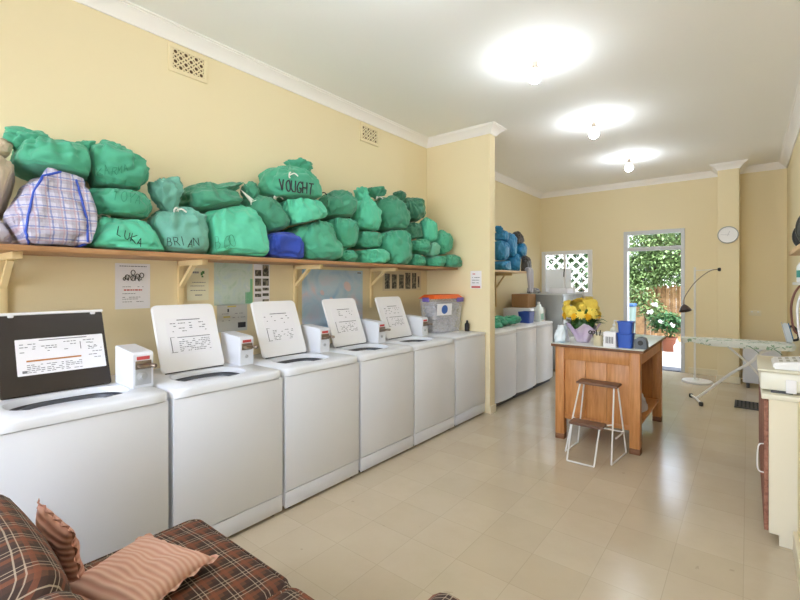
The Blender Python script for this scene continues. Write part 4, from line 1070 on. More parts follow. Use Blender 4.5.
bm = BM(); lathe(bm, [(.03, 0), (.033, .008), (.033, .13), (.014, .15), (.013, .165)], 20, (qx, qy, TZ)); obj('bottle_body', bm, mat('pale plastic', 0xd9d8cc, .3), t)
bm = BM(); lathe(bm, [(.015, .165), (.015, .18), (.005, .182), (.005, .215)], 14, (qx, qy, TZ)); tube(bm, [(qx, qy, TZ + .215), (qx + .04, qy - .01, TZ + .212)], .006, 8); obj('pump', bm, M['white'], t)
bm = BM(); lathe(bm, [(.0338, .05), (.0338, .1)], 20, (qx, qy, TZ), cap=False); obj('label_band', bm, mat('grey label', 0x8e9498, .6), t)
gx, gy = -.735, 4.34
t = thing('tape_dispenser', 'dark grey rounded box right of the blue baskets', 'box', (gx, gy, TZ))
bm = BM(); slab(bm, [(0, 0), (.1, 0), (.1, .05), (.085, .09), (.06, .105), (.03, .1), (.0, .08)], (gx - .05, gy + .04, TZ), (1, 0, 0), (0, 0, 1), .09, .006); obj('shell', bm, mat('slate plastic', 0x5d636b, .5), t)
bm = BM(); lathe(bm, [(.022, 0), (.022, .006)], 16, (gx, gy - .052, TZ + .055), (0, -1, 0)); obj('dial', bm, M['black'], t)
bm = BM(); lathe(bm, [(.03, 0), (.032, .008), (.024, .03), (.01, .034)], 16, (-.80, 4.75, TZ)); tag(obj('small_dish', bm, M['dgrey'], origin=(-.8, 4.75, TZ)), 'tiny grey dish alone on the bare part of the table top', 'dish')
# tissue box / folded bag left
bm = BM(); merge(bm, blob(Vector((-1.43, 4.33, TZ + .07)), .05, .065, .085, 0, .2, .7, 8., 0, False, 36, 22, .16))
for v in bm.verts: v.co.z = max(v.co.z, TZ + .001)
tag(obj('carrier_bag', bm, mottle('white and pale blue film', [(.4, 0xdfe6ee), (.56, 0xcfdfea), (.66, 0x8fb4cc)], 8, .3), sharp=80, origin=(-1.43, 4.33, TZ)), 'white and pale blue plastic bag beside the bouquet', 'bag')
# bouquet
fc = Vector((-1.27, 4.47, TZ))
t = thing('flower_bouquet', 'big bunch of yellow flowers wrapped in lilac paper', 'bouquet', tuple(fc))
bm = BM(); n = 40; prof = [(.05, .0), (.06, .01), (.085, .07), (.12, .13), (.15, .165)]
rings = []
for j, (r_, h_) in enumerate(prof):
    rings.append([bm.verts.new(fc + Vector(((r_ + .014 * j / 4 * math.sin(7 * 2 * math.pi * k / n)) * math.cos(2 * math.pi * k / n), (r_ + .014 * j / 4 * math.sin(7 * 2 * math.pi * k / n)) * math.sin(2 * math.pi * k / n), h_ + (.03 * math.sin(5 * 2 * math.pi * k / n + 1) if j == 4 else 0)))) for k in range(n)])
for A, B in zip(rings, rings[1:]):
    for k in range(n): bm.faces.new((A[k], A[(k + 1) % n], B[(k + 1) % n], B[k]))
bm.faces.new(rings[0][::-1])
obj('paper_wrap', bm, mottle('lilac paper', [(.4, 0xcbb6d6), (.6, 0xdfd3e4)], 6, .6), t, sharp=80)
M['yellow'] = [mat('yellow petals', 0xf3c322, .6, vary=(30, .6, 0xeda911)), mat('lemon petals', 0xf7e06a, .6, vary=(30, .6, 0xefcf48))]
M['leaf'] = mat('dark green leaf', 0x3d6a2c, .5, vary=(12, .7, 0x28501f))
def flower(bm, c, r, ax, rng):
    ax = Vector(ax).normalized(); ex = ax.orthogonal().normalized(); ey = ax.cross(ex)
    for layer, (rr, lift, n) in enumerate(((1., .0, 12), (.85, .35, 11), (.62, .7, 9), (.36, .95, 6))):
        for k in range(n):
            a = 2 * math.pi * (k + .5 * (layer % 2)) / n + rng.uniform(-.12, .12)
            d = ex * math.cos(a) + ey * math.sin(a); s = d.cross(ax)
            w = r * rr * .25
            p0 = c + ax * r * lift * .5; p1 = c + d * r * rr * .55 + ax * r * (lift * .6 + .12); p2 = c + d * r * rr + ax * r * (lift * .55 - .02 + rng.uniform(-.18, .18))
            v = [bm.verts.new(p) for p in (p0, p1 - s * w, p2 - s * w * .45, p2 + d * r * .06, p2 + s * w * .45, p1 + s * w, p1 + ax * r * -.06)]
            bm.faces.new((v[0], v[1], v[6])); bm.faces.new((v[0], v[6], v[5])); bm.faces.new((v[1], v[2], v[3], v[6])); bm.faces.new((v[6], v[3], v[4], v[5]))
rng = random.Random(12)
heads = []
for k in range(46):
    a = rng.uniform(0, 6.28); el = rng.uniform(.1, 1.0)
    d = Vector((math.cos(a) * math.cos(el), math.sin(a) * math.cos(el) - .1, math.sin(el))).normalized()
    heads.append((fc + Vector((-.02, 0, .285)) + Vector((d.x * .15, d.y * .15, d.z * .14)) * rng.uniform(.85, 1.1), d))
for k in range(14):
    a = 2 * math.pi * k / 14; d = Vector((math.cos(a), math.sin(a), .15)).normalized()
    heads.append((fc + Vector((-.01, 0, .235 + .02 * (k % 2))) + d * .15, d))
for k, (c, d) in enumerate(heads):
    bm = BM(); flower(bm, c, rng.uniform(.036, .05), d + Vector((rng.uniform(-.4, .4), rng.uniform(-.4, .4), rng.uniform(-.3, .3))), rng)
    obj('flower_head', bm, M['yellow'][0 if c.z < fc.z + .27 else 1], t, sharp=80)
bm = BM(); merge(bm, blob(fc + Vector((0, 0, .2)), .1, .1, .12, 0, 0, 1, 2., 0, False, 24, 14, .1))
def leaf(bm, p, d, L, w, up=Vector((0, 0, 1))):
    d = d.normalized(); s = d.cross(up); s = s.normalized() if s.length > 1e-3 else Vector((1, 0, 0))
    nrm = s.cross(d)
    v = [bm.verts.new(q) for q in (p, p + d * L * .45 - s * w + nrm * L * .06, p + d * L * .5, p + d * L * .45 + s * w + nrm * L * .06, p + d * L - nrm * L * .1)]
    bm.faces.new((v[0], v[1], v[2])); bm.faces.new((v[0], v[2], v[3])); bm.faces.new((v[1], v[4], v[2])); bm.faces.new((v[2], v[4], v[3]))
for k in range(34):
    a = rng.uniform(0, 6.28); d = Vector((math.cos(a), math.sin(a), rng.uniform(-.2, .7)))
    leaf(bm, fc + Vector((math.cos(a) * .09, math.sin(a) * .09, .19)), d, rng.uniform(.09, .15), .022)
for k in range(7):
    a = rng.uniform(-2.6, -.4); d = Vector((math.cos(a) * .5, math.sin(a) * .5, 1)); leaf(bm, fc + Vector((math.cos(a) * .12, math.sin(a) * .12, .25)), d, .1, .018)
d = Vector((1, .0, -.25)); leaf(bm, fc + Vector((.1, -.06, .25)), Vector((1, -.3, .25)), .13, .02); leaf(bm, fc + Vector((.16, -.06, .24)), d, .09, .018)
obj('leaves', bm, M['leaf'], t, sharp=80)

# ------------------------------------------------------------------ step stool
t = thing('step_stool', 'small step stool with dark wooden treads and white wire legs before the table', 'stool', (-1.04, 4.0, 0))
SZs = .62
bm = BM(); box(bm, (-1.205, 4.03, SZs - .02), (-.865, 4.2, SZs), .006); obj('seat', bm, M['stoolwood'], t)
bm = BM(); box(bm, (-1.195, 3.79, .30), (-.925, 3.93, .322), .006); obj('step', bm, M['stoolwood'], t)
rT = .0068
def leg(p, name='leg'):
    bm = BM(); tube(bm, smooth_path(p, 5) if len(p) > 3 else p, rT, 8); obj(name, bm, M['whitemetal'], t)
zt = SZs - .02
leg([(-.895, 4.05, zt), (-.875, 3.87, .009)]); leg([(-.895, 4.18, zt), (-.835, 4.225, .009)])
leg([(-1.175, 4.05, zt), (-1.265, 3.93, .009)]); leg([(-1.175, 4.18, zt), (-1.245, 4.225, .009)])
leg([(-.95, 3.80, .30), (-.975, 3.735, .009)], 'step_leg'); leg([(-1.17, 3.80, .30), (-1.19, 3.735, .009)], 'step_leg')
leg([(-.95, 3.92, .30), (-.90, 3.985, .3), (-.888, 3.985, .3)], 'step_arm'); leg([(-1.17, 3.92, .30), (-1.21, 4.0, .30), (-1.222, 3.99, .30)], 'step_arm')
leg([(-.875, 3.87, .009), (-.835, 4.225, .009)], 'floor_runner'); leg([(-1.265, 3.93, .009), (-1.245, 4.225, .009)], 'floor_runner')
leg([(-.975, 3.735, .009), (-1.19, 3.735, .009)], 'floor_runner')
leg([(-.87, 3.995, .19), (-.853, 4.212, .19)], 'stretcher'); leg([(-.853, 4.212, .19), (-1.225, 4.212, .19)], 'stretcher')

# ------------------------------------------------------------------ lamp, clock, outlet
lx, ly = -.60, 7.95
t = thing('floor_lamp', 'white floor lamp with gooseneck arm beside the garden door', 'floor lamp', (lx, ly, 0))
bm = BM(); lathe(bm, [(.2, 0), (.2, .018), (.19, .028), (.03, .04), (.02, .06)], 36, (lx, ly, 0)); obj('base', bm, M['whitemetal'], t)
bm = BM(); tube(bm, [(lx - .03, ly, .04), (lx - .03, ly, 1.74)], .014, 12); obj('pole', bm, M['whitemetal'], t)
bm = BM(); tube(bm, [(lx - .03, ly, 1.69), (-.33, ly, 1.70)], .006, 8); obj('top_arm', bm, M['whitemetal'], t)
bm = BM(); tube(bm, smooth_path([(-.33, ly, 1.70), (-.42, ly - .01, 1.69), (-.52, ly - .03, 1.62), (-.63, ly - .06, 1.50), (-.71, ly - .07, 1.37), (-.76, ly - .07, 1.26), (-.765, ly - .07, 1.16)], 6), .0065, 8); obj('gooseneck', bm, M['bronze'], t)
bm = BM(); lathe(bm, [(.02, 0), (.026, .015), (.026, .035), (.012, .04)], 14, (-.35, ly, 1.70), (1, 0, 0)); obj('joint_cap', bm, M['black'], t)
bm = BM(); lathe(bm, [(.02, .0), (.04, -.02), (.065, -.055), (.085, -.1), (.08, -.1), (.04, -.035), (.001, -.02)], 20, (-.765, ly - .07, 1.17), (-.25, .3, 1), cap=False); obj('lamp_shade', bm, mat('dark lamp shade', 0x47393b, .4), t)
bm = BM(); tube(bm, [(lx - .03, ly, 1.10), (-.72, ly - .06, 1.11)], .006, 8); obj('clip_arm', bm, M['whitemetal'], t)

ck = at(728, 235, y=PRY)
t = thing('wall_clock', 'round white wall clock on the pier by the door', 'clock', (ck.x, PRY, ck.z))
bm = BM(); lathe(bm, [(.125, 0), (.129, .012), (.129, .035), (.123, .042), (.116, .036), (.116, .03)], 40, (ck.x, PRY, ck.z), (0, -1, 0)); obj('case', bm, mat('grey clock rim', 0xb3b6ba, .3, .4), t)
bm = BM(); lathe(bm, [(.117, .02), (.117, .031)], 40, (ck.x, PRY, ck.z), (0, -1, 0)); obj('dial', bm, M['white'], t)
bm = BM(); yk = PRY - .034
slab(bm, [(-.004, -.015), (.004, -.015), (.003, .06), (-.003, .06)], (ck.x, yk, ck.z), (-.93, 0, .36), (.36, 0, .93), .0015)
slab(bm, [(-.003, -.02), (.003, -.02), (.002, .09), (-.002, .09)], (ck.x, yk - .002, ck.z), (.1, 0, .99), (-.99, 0, .1), .0015)
bmesh.ops.recalc_face_normals(bm, faces=bm.faces); obj('hands', bm, mat('pale grey hands', 0xc3c5ca, .5), t)
pk = at(755, 313, y=YB)
t = thing('wall_outlet', 'double power outlet on the recess wall right of the pier', 'outlet', (pk.x, YB, pk.z))
bm = BM(); box(bm, (pk.x - .075, YB - .012, pk.z - .04), (pk.x + .075, YB, pk.z + .04), .004); obj('plate', bm, M['skirt'], t)
for dx in (-.038, .038):
    bm = BM(); box(bm, (pk.x + dx - .012, YB - .017, pk.z + .01), (pk.x + dx + .012, YB - .011, pk.z + .026), .002); obj('rocker', bm, M['white'], t)
pk = at(613, 318, y=YB)

# ------------------------------------------------------------------ ironing board, iron, heater panel, grate
IBZ, IBY = .80, 6.66
t = thing('ironing_board', 'ironing board with pale leaf patterned cover near the pier', 'ironing board', (-.1, IBY, 0))
def board_outline(L0, L1, w):
    pts = []
    for i in range(13):
        a = math.pi / 2 + math.pi * i / 12; pts.append((L0 + .16 + .16 * math.cos(a), w * .45 * math.sin(a)))
    pts = [(L0 + .34, w), ] + [(x, y) for x, y in pts] + [(L0 + .34, -w), (L1 - .04, -w), (L1, -w + .04), (L1, w - .04), (L1 - .04, w)]
    return pts[::-1]
bm = BM(); o2 = board_outline(-.68, .42, .19)
slab(bm, o2[::-1], (0, IBY, IBZ - .03), (1, 0, 0), (0, 1, 0), .035, .008); bmesh.ops.recalc_face_normals(bm, faces=bm.faces)
M['leafcover'] = mottle('leaf print cover', [(.0, 0xe4e6e0), (.58, 0xdfe3dc), (.605, 0x7d9f84), (.66, 0x93b199), (.68, 0xe0e4da)], 17, .8, 3, .7)
obj('cover', bm, M['leafcover'], t)
bm = BM(); pts = [Vector((x, IBY + y, IBZ - .045 - .022 * (1 + math.sin(9 * k)) * .5)) for k, (x, y) in enumerate(o2)]
n = len(o2); A = [bm.verts.new((x, IBY + y, IBZ - .012)) for x, y in o2]; B = [bm.verts.new((x * .985, IBY + y * .96, IBZ - .055 - .012 * math.sin(5 * k))) for k, (x, y) in enumerate(o2)]
for k in range(n): bm.faces.new((A[k], A[(k + 1) % n], B[(k + 1) % n], B[k]))
bmesh.ops.recalc_face_normals(bm, faces=bm.faces); obj('cover_skirt', bm, M['leafcover'], t, sharp=80)
bm = BM(); tube(bm, smooth_path([(-.515, 6.645, .035), (-.40, 6.65, .15), (-.18, 6.66, .38), (.02, 6.66, .55), (.12, 6.66, .68), (.25, 6.66, .745)], 6), .016, 10); obj('leg', bm, M['whitemetal'], t)
bm = BM(); tube(bm, [(-.22, 6.70, .745), (-.02, 6.70, .56), (.18, 6.72, .3), (.33, 6.75, .03)], .013, 10); obj('leg', bm, M['whitemetal'], t)
bm = BM(); tube(bm, [(-.585, 6.85, .03), (-.515, 6.645, .04), (-.447, 6.44, .03)], .013, 10)
lg = obj('foot_bar', bm, M['whitemetal'], t)
for p in ((-.585, 6.85, .0), (-.447, 6.44, .0)):
    bm = BM(); lathe(bm, [(.02, 0), (.024, .01), (.024, .04), (.018, .048)], 12, p); obj('foot_cap', bm, M['black'], lg)
bm = BM(); tube(bm, [(.33, 6.55, .025), (.33, 6.95, .025)], .013, 10); obj('foot_bar', bm, M['whitemetal'], t)
bm = BM(); 
for x0_ in (.02, .22): tube(bm, smooth_path([(x0_ - .1, IBY - .17, IBZ - .06), (x0_ - .03, IBY - .185, IBZ - .03), (x0_ + .04, IBY - .185, IBZ - .07), (x0_ + .08, IBY - .175, IBZ - .11)], 5), .004, 6)
obj('draw_cord', bm, mat('green cord', 0x55836a, .7), t)
# iron standing on its heel
ix, iy = .35, 6.74
t = thing('steam_iron', 'white and blue steam iron standing on the ironing board', 'iron', (ix, iy, IBZ + .006))
zi = IBZ + .006
sole = [(-.055, 0), (.055, 0), (.056, .12), (.04, .19), (.0, .245), (-.04, .19), (-.056, .12)]
lean = Vector((-.22, 0, 1)).normalized(); wide = Vector((0, 1, 0))
bm = BM(); slab(bm, sole, (ix, iy, zi), wide, lean, .008, .002); obj('soleplate', bm, M['chrome'], t)
bm = BM(); nn = wide.cross(lean); slab(bm, [(a * .95, b * .97) for a, b in sole], Vector((ix, iy, zi)) + nn * .008, wide, lean, .05, .012); obj('shell', bm, mat('white blue iron body', 0xd4dde6, .3), t)
bm = BM(); slab(bm, [(a * .6, b * .8 + .03) for a, b in sole], Vector((ix, iy, zi)) + nn * .056, wide, lean, .012, .004); obj('water_tank', bm, mat('blue tank', 0x3f76a8, .25), t)
bm = BM(); q = Vector((ix, iy, zi)); tube(bm, smooth_path([q + nn * .06 + lean * .02, q + nn * .11 + lean * .03, q + nn * .12 + lean * .1, q + nn * .1 + lean * .17, q + nn * .06 + lean * .18], 6), .014, 10); obj('handle', bm, M['black'], t)
# white panel in the recess
t = thing('panel_heater', 'white panel heater standing in the recess behind the ironing board', 'heater', (.12, 7.85, 0))
bm = BM(); box(bm, (-.06, 8.02, .06), (.36, 8.1, .60), .012); obj('body', bm, mat('pale grey enamel', 0xd6d8e0, .4), t)
for x in (.0, .3):
    bm = BM(); box(bm, (x - .02, 7.95, 0), (x + .02, 8.17, .06), .008); obj('foot', bm, M['dgrey'], t)
# black slotted floor grate
gx0, gx1, gy0, gy1 = -.13, .16, 6.62, 7.02
t = thing('floor_grate', 'black slotted grate lying on the floor under the ironing board', 'grate', (.02, 6.82, 0))
bm = BM()
box(bm, (gx0, gy0, 0), (gx1, gy0 + .03, .01)); box(bm, (gx0, gy1 - .03, 0), (gx1, gy1, .01))
for k in range(8):
    x = gx0 + (gx1 - gx0 - .022) * k / 7; box(bm, (x, gy0 + .03, 0), (x + .022, gy1 - .03, .01))
obj('slats', bm, M['black'], t)
bm = BM(); box(bm, (gx0 + .005, gy0 + .005, .0005), (gx1 - .005, gy1 - .005, .003)); obj('backing', bm, mat('near black', 0x2f2f33, .8), t)

# ------------------------------------------------------------------ right bench, its tub and shelves
BX0, BY0, BY1, BZ = .073, 3.29, 5.0, .86
t = thing('storage_bench', 'cream laminate cupboard bench along the right wall', 'cupboard', (.26, 4.2, 0))
bm = BM()
slab(bm, [(0, .0), (.30, .0), (.36, .0), (.36, BZ - .03), (0, BZ - .03), (0, .1), (.04, .1), (.04, 0)][2:] + [(.04, 0)] if False else [(.045, 0), (.36, 0), (.36, BZ - .03), (0, BZ - .03), (0, .06), (.045, .06)], (BX0 + .021, BY0 + .02, 0), (1, 0, 0), (0, 0, 1), .02)
bmesh.ops.recalc_face_normals(bm, faces=bm.faces); obj('end_panel', bm, M['benchpanel'], t)
bm = BM(); box(bm, (BX0 + .022, BY0 + .021, .06), (XR - .002, BY1, BZ - .03)); obj('carcass', bm, M['benchpanel'], t)
bm = BM(); box(bm, (BX0 + .068, BY0 + .022, 0), (XR - .002, BY1 - .01, .06)); obj('toe_kick', bm, M['benchpanel'], t)
bm = BM(); box(bm, (BX0 - .012, BY0 - .012, BZ - .03), (XR - .001, BY1, BZ), .004); obj('worktop', bm, mat('worktop laminate', 0xdcd5c0, .4), t)
for k in range(3):
    ya = BY0 + .002 + k * .54; bm = BM(); box(bm, (BX0, ya, .07), (BX0 + .02, ya + .535, BZ - .04), .001)
    dr = obj('door', bm, M['chipboard'], t); dr['label'] = 'cupboard door with raw red brown edge'
    if k: continue
    bm = BM(); tube(bm, smooth_path([(BX0, ya + .06, .55), (BX0 - .025, ya + .06, .53), (BX0 - .028, ya + .06, .40), (BX0, ya + .06, .38)], 5), .004, 6); obj('handle', bm, M['whitemetal'], dr)
# cream tub on bench and slotted basket in it
t = thing('cream_crate', 'cream plastic crate on the end of the cupboard bench', 'crate', (.24, 3.56, BZ))
bm = BM(); box(bm, (.055, 3.335, BZ + .015), (.42, 3.735, BZ + .12), .012); obj('crate_body', bm, mat('cream plastic', 0xe3e0d4, .4), t)
bm = BM(); box(bm, (.045, 3.325, BZ + .12), (.43, 3.745, BZ + .135), .005); obj('crate_lid', bm, mat('cream plastic lid', 0xd9d4c0, .4), t)
bm = BM(); box(bm, (.105, 3.345, BZ + .0), (.2, 3.725, BZ + .016)); obj('feet', bm, M['dgrey'], t)
bm = BM(); box(bm, (.17, 3.32, BZ + .01), (.215, 3.334, BZ + .085), .003); o = obj('white_tag', bm, M['paper'], t); o['label'] = 'white paper tag'
bm = BM(); zt = BZ + .1355; w0, w1 = .115, .42
slab(bm, [(0, 0), (.3, 0), (.3, .075), (.0, .035)], (w0, 3.64, zt), (1, 0, 0), (0, 0, 1), .28, .008); bmesh.ops.recalc_face_normals(bm, faces=bm.faces)
kb = thing('slotted_tray', 'white slotted draining tray on top of the cream crate', 'tray', (.26, 3.56, zt)); obj('tray_body', bm, M['white'], kb)
bm = BM()
for r_ in range(2):
    for k in range(8):
        x = w0 + .03 + k * .032; zz = zt + .035 + (x - w0 + .008) * .1333 + .0006; y_ = 3.40 + .11 * r_
        vs = [bm.verts.new(p) for p in ((x, y_, zz), (x + .016, y_, zz + .0021), (x + .016, y_ + .08, zz + .0021), (x, y_ + .08, zz))]; bm.faces.new(vs)
obj('slots', bm, mat('shadow grey', 0xb7b6ae, .7), kb)
# shelves above the bench
def rshelf(z, x0, y0, y1, label, m, th=.03):
    t = thing('wall_shelf', label, 'shelf', (XR, (y0 + y1) / 2, z - th))
    bm = BM(); box(bm, (x0, y0, z - th), (XR - .001, y1, z), .003); obj('shelf_board', bm, m, t)
    for y in (y0 + .06, y1 - .06):
        bm = BM(); box(bm, (XR - .022, y - .012, z - th - .15), (XR - .001, y + .012, z - th)); box(bm, (XR - .17, y - .012, z - th - .02), (XR - .02, y + .012, z - th)); obj('bracket', bm, M['bracket'], t)
Z1, Z2 = 1.715, 1.505
rshelf(Z1, .218, 2.4, 3.98, 'upper pine shelf above the cupboard bench', M['pine'])
rshelf(Z2, .232, 2.4, 3.92, 'lower white shelf above the cupboard bench', M['white'], .018)
def oval(y, x, w, h, m, label, z=Z1):
    t = thing('oval_tray', label, 'tray', (x, y, z), 'dark trays on the upper right shelf')
    bm = BM(); lathe(bm, [(.999, -.012), (1, 0), (.97, .006), (.9, -.002), (.6, -.004), (.01, -.004)], 32, (0, 0, 0), (0, -1, 0))
    for v in bm.verts: v.co = Vector((x + v.co.x * w, y + v.co.y, z + h + .001 + v.co.z * h))
    bmesh.ops.recalc_face_normals(bm, faces=bm.faces); obj('plate', bm, m, t)
oval(3.84, .295, .07, .09, mat('dark pewter', 0x3a3d3e, .4, .3), 'dark grey oval tray standing at the far end of the upper shelf')
oval(3.58, .30, .075, .115, mat('dark slate', 0x45494a, .4, .3), 'taller dark oval tray standing closer on the upper shelf')
bx_, by_ = .275, 3.74
t = thing('spray_bottle', 'white bottle with teal stripe on the lower white shelf', 'bottle', (bx_, by_, Z2))
bm = BM(); lathe(bm, [(.03, 0), (.034, .006), (.034, .1), (.02, .125), (.012, .135), (.012, .15)], 18, (bx_, by_, Z2)); obj('bottle_body', bm, M['white'], t)
bm = BM(); lathe(bm, [(.0346, .03), (.0346, .075)], 18, (bx_, by_, Z2), cap=False); obj('label_band', bm, mat('teal label', 0x3f8a80, .5), t)
# belts and bag straps hanging from hooks under the lower shelf
for k, (y, m, L, lab) in enumerate(((3.9, mat('red brown leather', 0x6a3c33, .5), .30, 'red brown strap hanging below the lower white shelf'), (3.66, M['paper'], .33, 'pale strap hanging beside the red brown one'))):
    bm = BM(); x = .27 + .015 * k; z = Z2 - .02
    tube(bm, smooth_path([(x, y, z), (x - .03, y, z - .06), (x - .045, y, z - .16), (x - .03, y, z - L), (x + .01, y, z - L - .02), (x + .03, y, z - L + .04), (x + .03, y, z - .14), (x + .008, y, z)], 6), .0065, 8)
    tag(obj('hanging_strap', bm, m, sharp=80, origin=(x, y, z)), lab, 'strap')

# ------------------------------------------------------------------ sofa with cushions
t = thing('plaid_sofa', 'brown plaid two seat sofa in the front left corner', 'sofa', (-1.3, .6, 0))
def cushion(bm, lo, hi, r=.04, puff=.02, nx=14, ny=14):
    tb = bmesh.new(); box(tb, lo, hi, r, 4)
    bmesh.ops.subdivide_edges(tb, edges=[e for e in tb.edges if e.calc_length() > .12], cuts=4, use_grid_fill=True)
    c = (Vector(lo) + Vector(hi)) / 2; h = (Vector(hi) - Vector(lo)) / 2
    for v in tb.verts:
        q = [(v.co[i] - c[i]) / h[i] for i in range(3)]
        for i in range(3):
            j, k = (i + 1) % 3, (i + 2) % 3
            v.co[i] += puff * q[i] * max(0, 1 - q[j] ** 2) * max(0, 1 - q[k] ** 2) * (abs(q[i]))
        v.co += Vector((0, 0, .004 * noise.noise(v.co * 9)))
    merge(bm, tb); return bm
bm = BM(); box(bm, (-1.98, .12, .06), (-.72, .93, .27), .02); obj('base_frame', bm, M['plaid'], t)
bm = BM(); cushion(bm, (-1.985, .40, .275), (-1.262, .985, .43)); sc_ = obj('seat_cushion', bm, M['plaid'], t, sharp=60)
bm = BM(); cushion(bm, (-1.252, .40, .275), (-.745, .955, .455)); sc2 = obj('seat_cushion', bm, M['plaid'], t, sharp=60)
for o_, (lo, hi) in ((sc_, ((-1.985, .40), (-1.262, .985))), (sc2, ((-1.252, .40), (-.745, .955)))):
    bm = BM(); zz = .42 if o_ is sc_ else .445; e = .012
    tube(bm, [(lo[0] + e + a, lo[1] + e + b, zz) for a, b in rrect(hi[0] - lo[0] - 2 * e, hi[1] - lo[1] - 2 * e, .045, 5)], .008, 6, closed=True); obj('piping', bm, M['plaid'], o_)
def back_cush(x0, x1, z1):
    tb = bmesh.new(); cushion(tb, (x0, -.12, 0), (x1, .12, z1 - .42), .06, .03)
    mx = Matrix.Translation((0, .255, .435)) @ Matrix.Rotation(R(9), 4, 'X')
    bm = BM(); merge(bm, tb, 0, mx); return bm
obj('back_cushion', back_cush(-1.985, -1.262, .79), M['plaid'], t, sharp=60)
obj('back_cushion', back_cush(-1.252, -.745, .79), M['plaid'], t, sharp=60)
bm = BM(); tb = bmesh.new(); box(tb, (-1.98, -.06, 0), (-.72, .06, .46), .04, 3); merge(bm, tb, 0, Matrix.Translation((0, .09, .25)) @ Matrix.Rotation(R(9), 4, 'X')); obj('back_frame', bm, M['plaid'], t)
bm = BM(); box(bm, (-.74, .12, .06), (-.575, 1.06, .50), .03, 3)
tube(bm, [(-.66, .14, .503), (-.66, 1.07, .503), (-.66, 1.085, .503)], .1, 20, radii=[.1, .1, .085]); obj('arm', bm, M['plaid'], t)
for x in (-1.93, -.63):
    for y in (.2, .86):
        bm = BM(); lathe(bm, [(.022, 0), (.03, .06)], 12, (x, y, 0)); obj('foot', bm, M['leg_black'], t)
def pillow(w, h, th, mx, m, label, seed):
    tb = bmesh.new(); n = 26
    def P(i, j, s):
        a, b = -1 + 2 * i / n, -1 + 2 * j / n
        pin = 1 - .1 * (a * a + b * b) + .1 * (a * a * b * b)     # corners pulled into points
        x, y = a * (1 - .09 * (1 - b * b) * 0 - .10 * (1 - abs(b) ** 2.2) * abs(a)), b * (1 - .10 * (1 - abs(a) ** 2.2) * abs(b))
        z = s * th * ((1 - a ** 4) * (1 - b ** 4)) ** .65
        z += .012 * noise.noise(Vector((a * 2.2, b * 2.2, seed))) * (1 - a * a) * (1 - b * b) * 2
        return Vector((x * w / 2, y * h / 2, z))
    top = [[tb.verts.new(P(i, j, 1)) for j in range(n + 1)] for i in range(n + 1)]
    bot = [[top[i][j] if i in (0, n) or j in (0, n) else tb.verts.new(P(i, j, -.8)) for j in range(n + 1)] for i in range(n + 1)]
    for i in range(n):
        for j in range(n):
            tb.faces.new((top[i][j], top[i + 1][j], top[i + 1][j + 1], top[i][j + 1]))
            f = (bot[i][j], bot[i][j + 1], bot[i + 1][j + 1], bot[i + 1][j])
            if len(set(f)) == 4: tb.faces.new(f)
    fr = bmesh.new(); edge = []
    bmesh.ops.recalc_face_normals(tb, faces=tb.faces)
    for q in range(n): edge.append(P(q, 0, 0))
    for q in range(n): edge.append(P(n, q, 0))
    for q in range(n): edge.append(P(n - q, n, 0))
    for q in range(n): edge.append(P(0, n - q, 0))
    A = [fr.verts.new(p * .985) for p in edge]; B = [fr.verts.new(p * 1.05 + Vector((0, 0, .008 * math.sin(q * 1.1)))) for q, p in enumerate(edge)]
    for q in range(len(edge)): fr.faces.new((A[q], A[(q + 1) % len(edge)], B[(q + 1) % len(edge)], B[q]))
    root = bpy.data.objects.new('throw_pillow', None); C.objects.link(root); root.matrix_world = mx; root['label'] = label; root['category'] = 'pillow'; root['group'] = 'pink throw pillows on the sofa'
    for nm, b_ in (('pillow_cover', tb), ('ruffle', fr)):
        for f in b_.faces: f.smooth = True
        me = bpy.data.meshes.new(nm); b_.to_mesh(me); b_.free(); me.materials.append(m); o_ = bpy.data.objects.new(nm, me); C.objects.link(o_); o_.parent = root
pillow(.34, .33, .045, Matrix.Translation((-1.635, .615, .5)) @ Matrix.Rotation(R(20), 4, 'Z') @ Matrix.Rotation(R(4), 4, 'Y'), M['pillow'], 'pink striped pillow lying flat on the sofa seat', 2.2)
pillow(.33, .25, .035, Matrix.Translation((-1.85, .44, .585)) @ Matrix.Rotation(R(3), 4, 'Z') @ Matrix.Rotation(R(99), 4, 'X'), M['pillow_dark'], 'pink pillow standing on edge against the sofa back', 5.1)

# ------------------------------------------------------------------ the yard behind the door
bm = BM(); box(bm, (-9, YB + .12, -.16), (5, 20, -.06)); o = struct('ground_yard', bm, mat('pale paving', 0xaba69d, .9, vary=(3, .5, 0x948f86)))
bm = BM(); box(bm, (DX0 - .2, YB + .125, -.06), (DX1 + .25, YB + .5, -.01), .01); tag(obj('door_mat', bm, M['dgrey'], origin=(-1.3, YB + .3, -.06)), 'dark door mat outside the garden door', 'mat')
bm = BM(); rng = random.Random(5)
x = -5.5; FY = 13.6
while x < 1.2:
    r_ = rng.uniform(.014, .024); x += r_ * 1.5; tube(bm, [(x, FY + rng.uniform(-.02, .02), -.06), (x + rng.uniform(-.004, .004), FY + rng.uniform(-.02, .02), rng.uniform(1.36, 1.5))], r_, 6)
t = thing('bamboo_fence', 'tan bamboo stake fence behind the flower pot in the yard', 'fence', (-2, FY, -.06))
obj('stakes', bm, mottle('bamboo', [(.35, 0x6f5334), (.55, 0x94734c), (.7, 0xa98a63)], 5, .7, 4), t)
bm = BM()
for z in (.35, 1.15): tube(bm, [(-5.5, FY + .035, z), (1.2, FY + .035, z)], .02, 8)
obj('rail', bm, M['tabledark'], t)
M['foliage'] = [mat('mid leaf', 0x3f6331, .5, vary=(3, .9, 0x6a874f)), mat('light leaf', 0x7f965c, .45, vary=(3.5, 1., 0x3d5a30))]
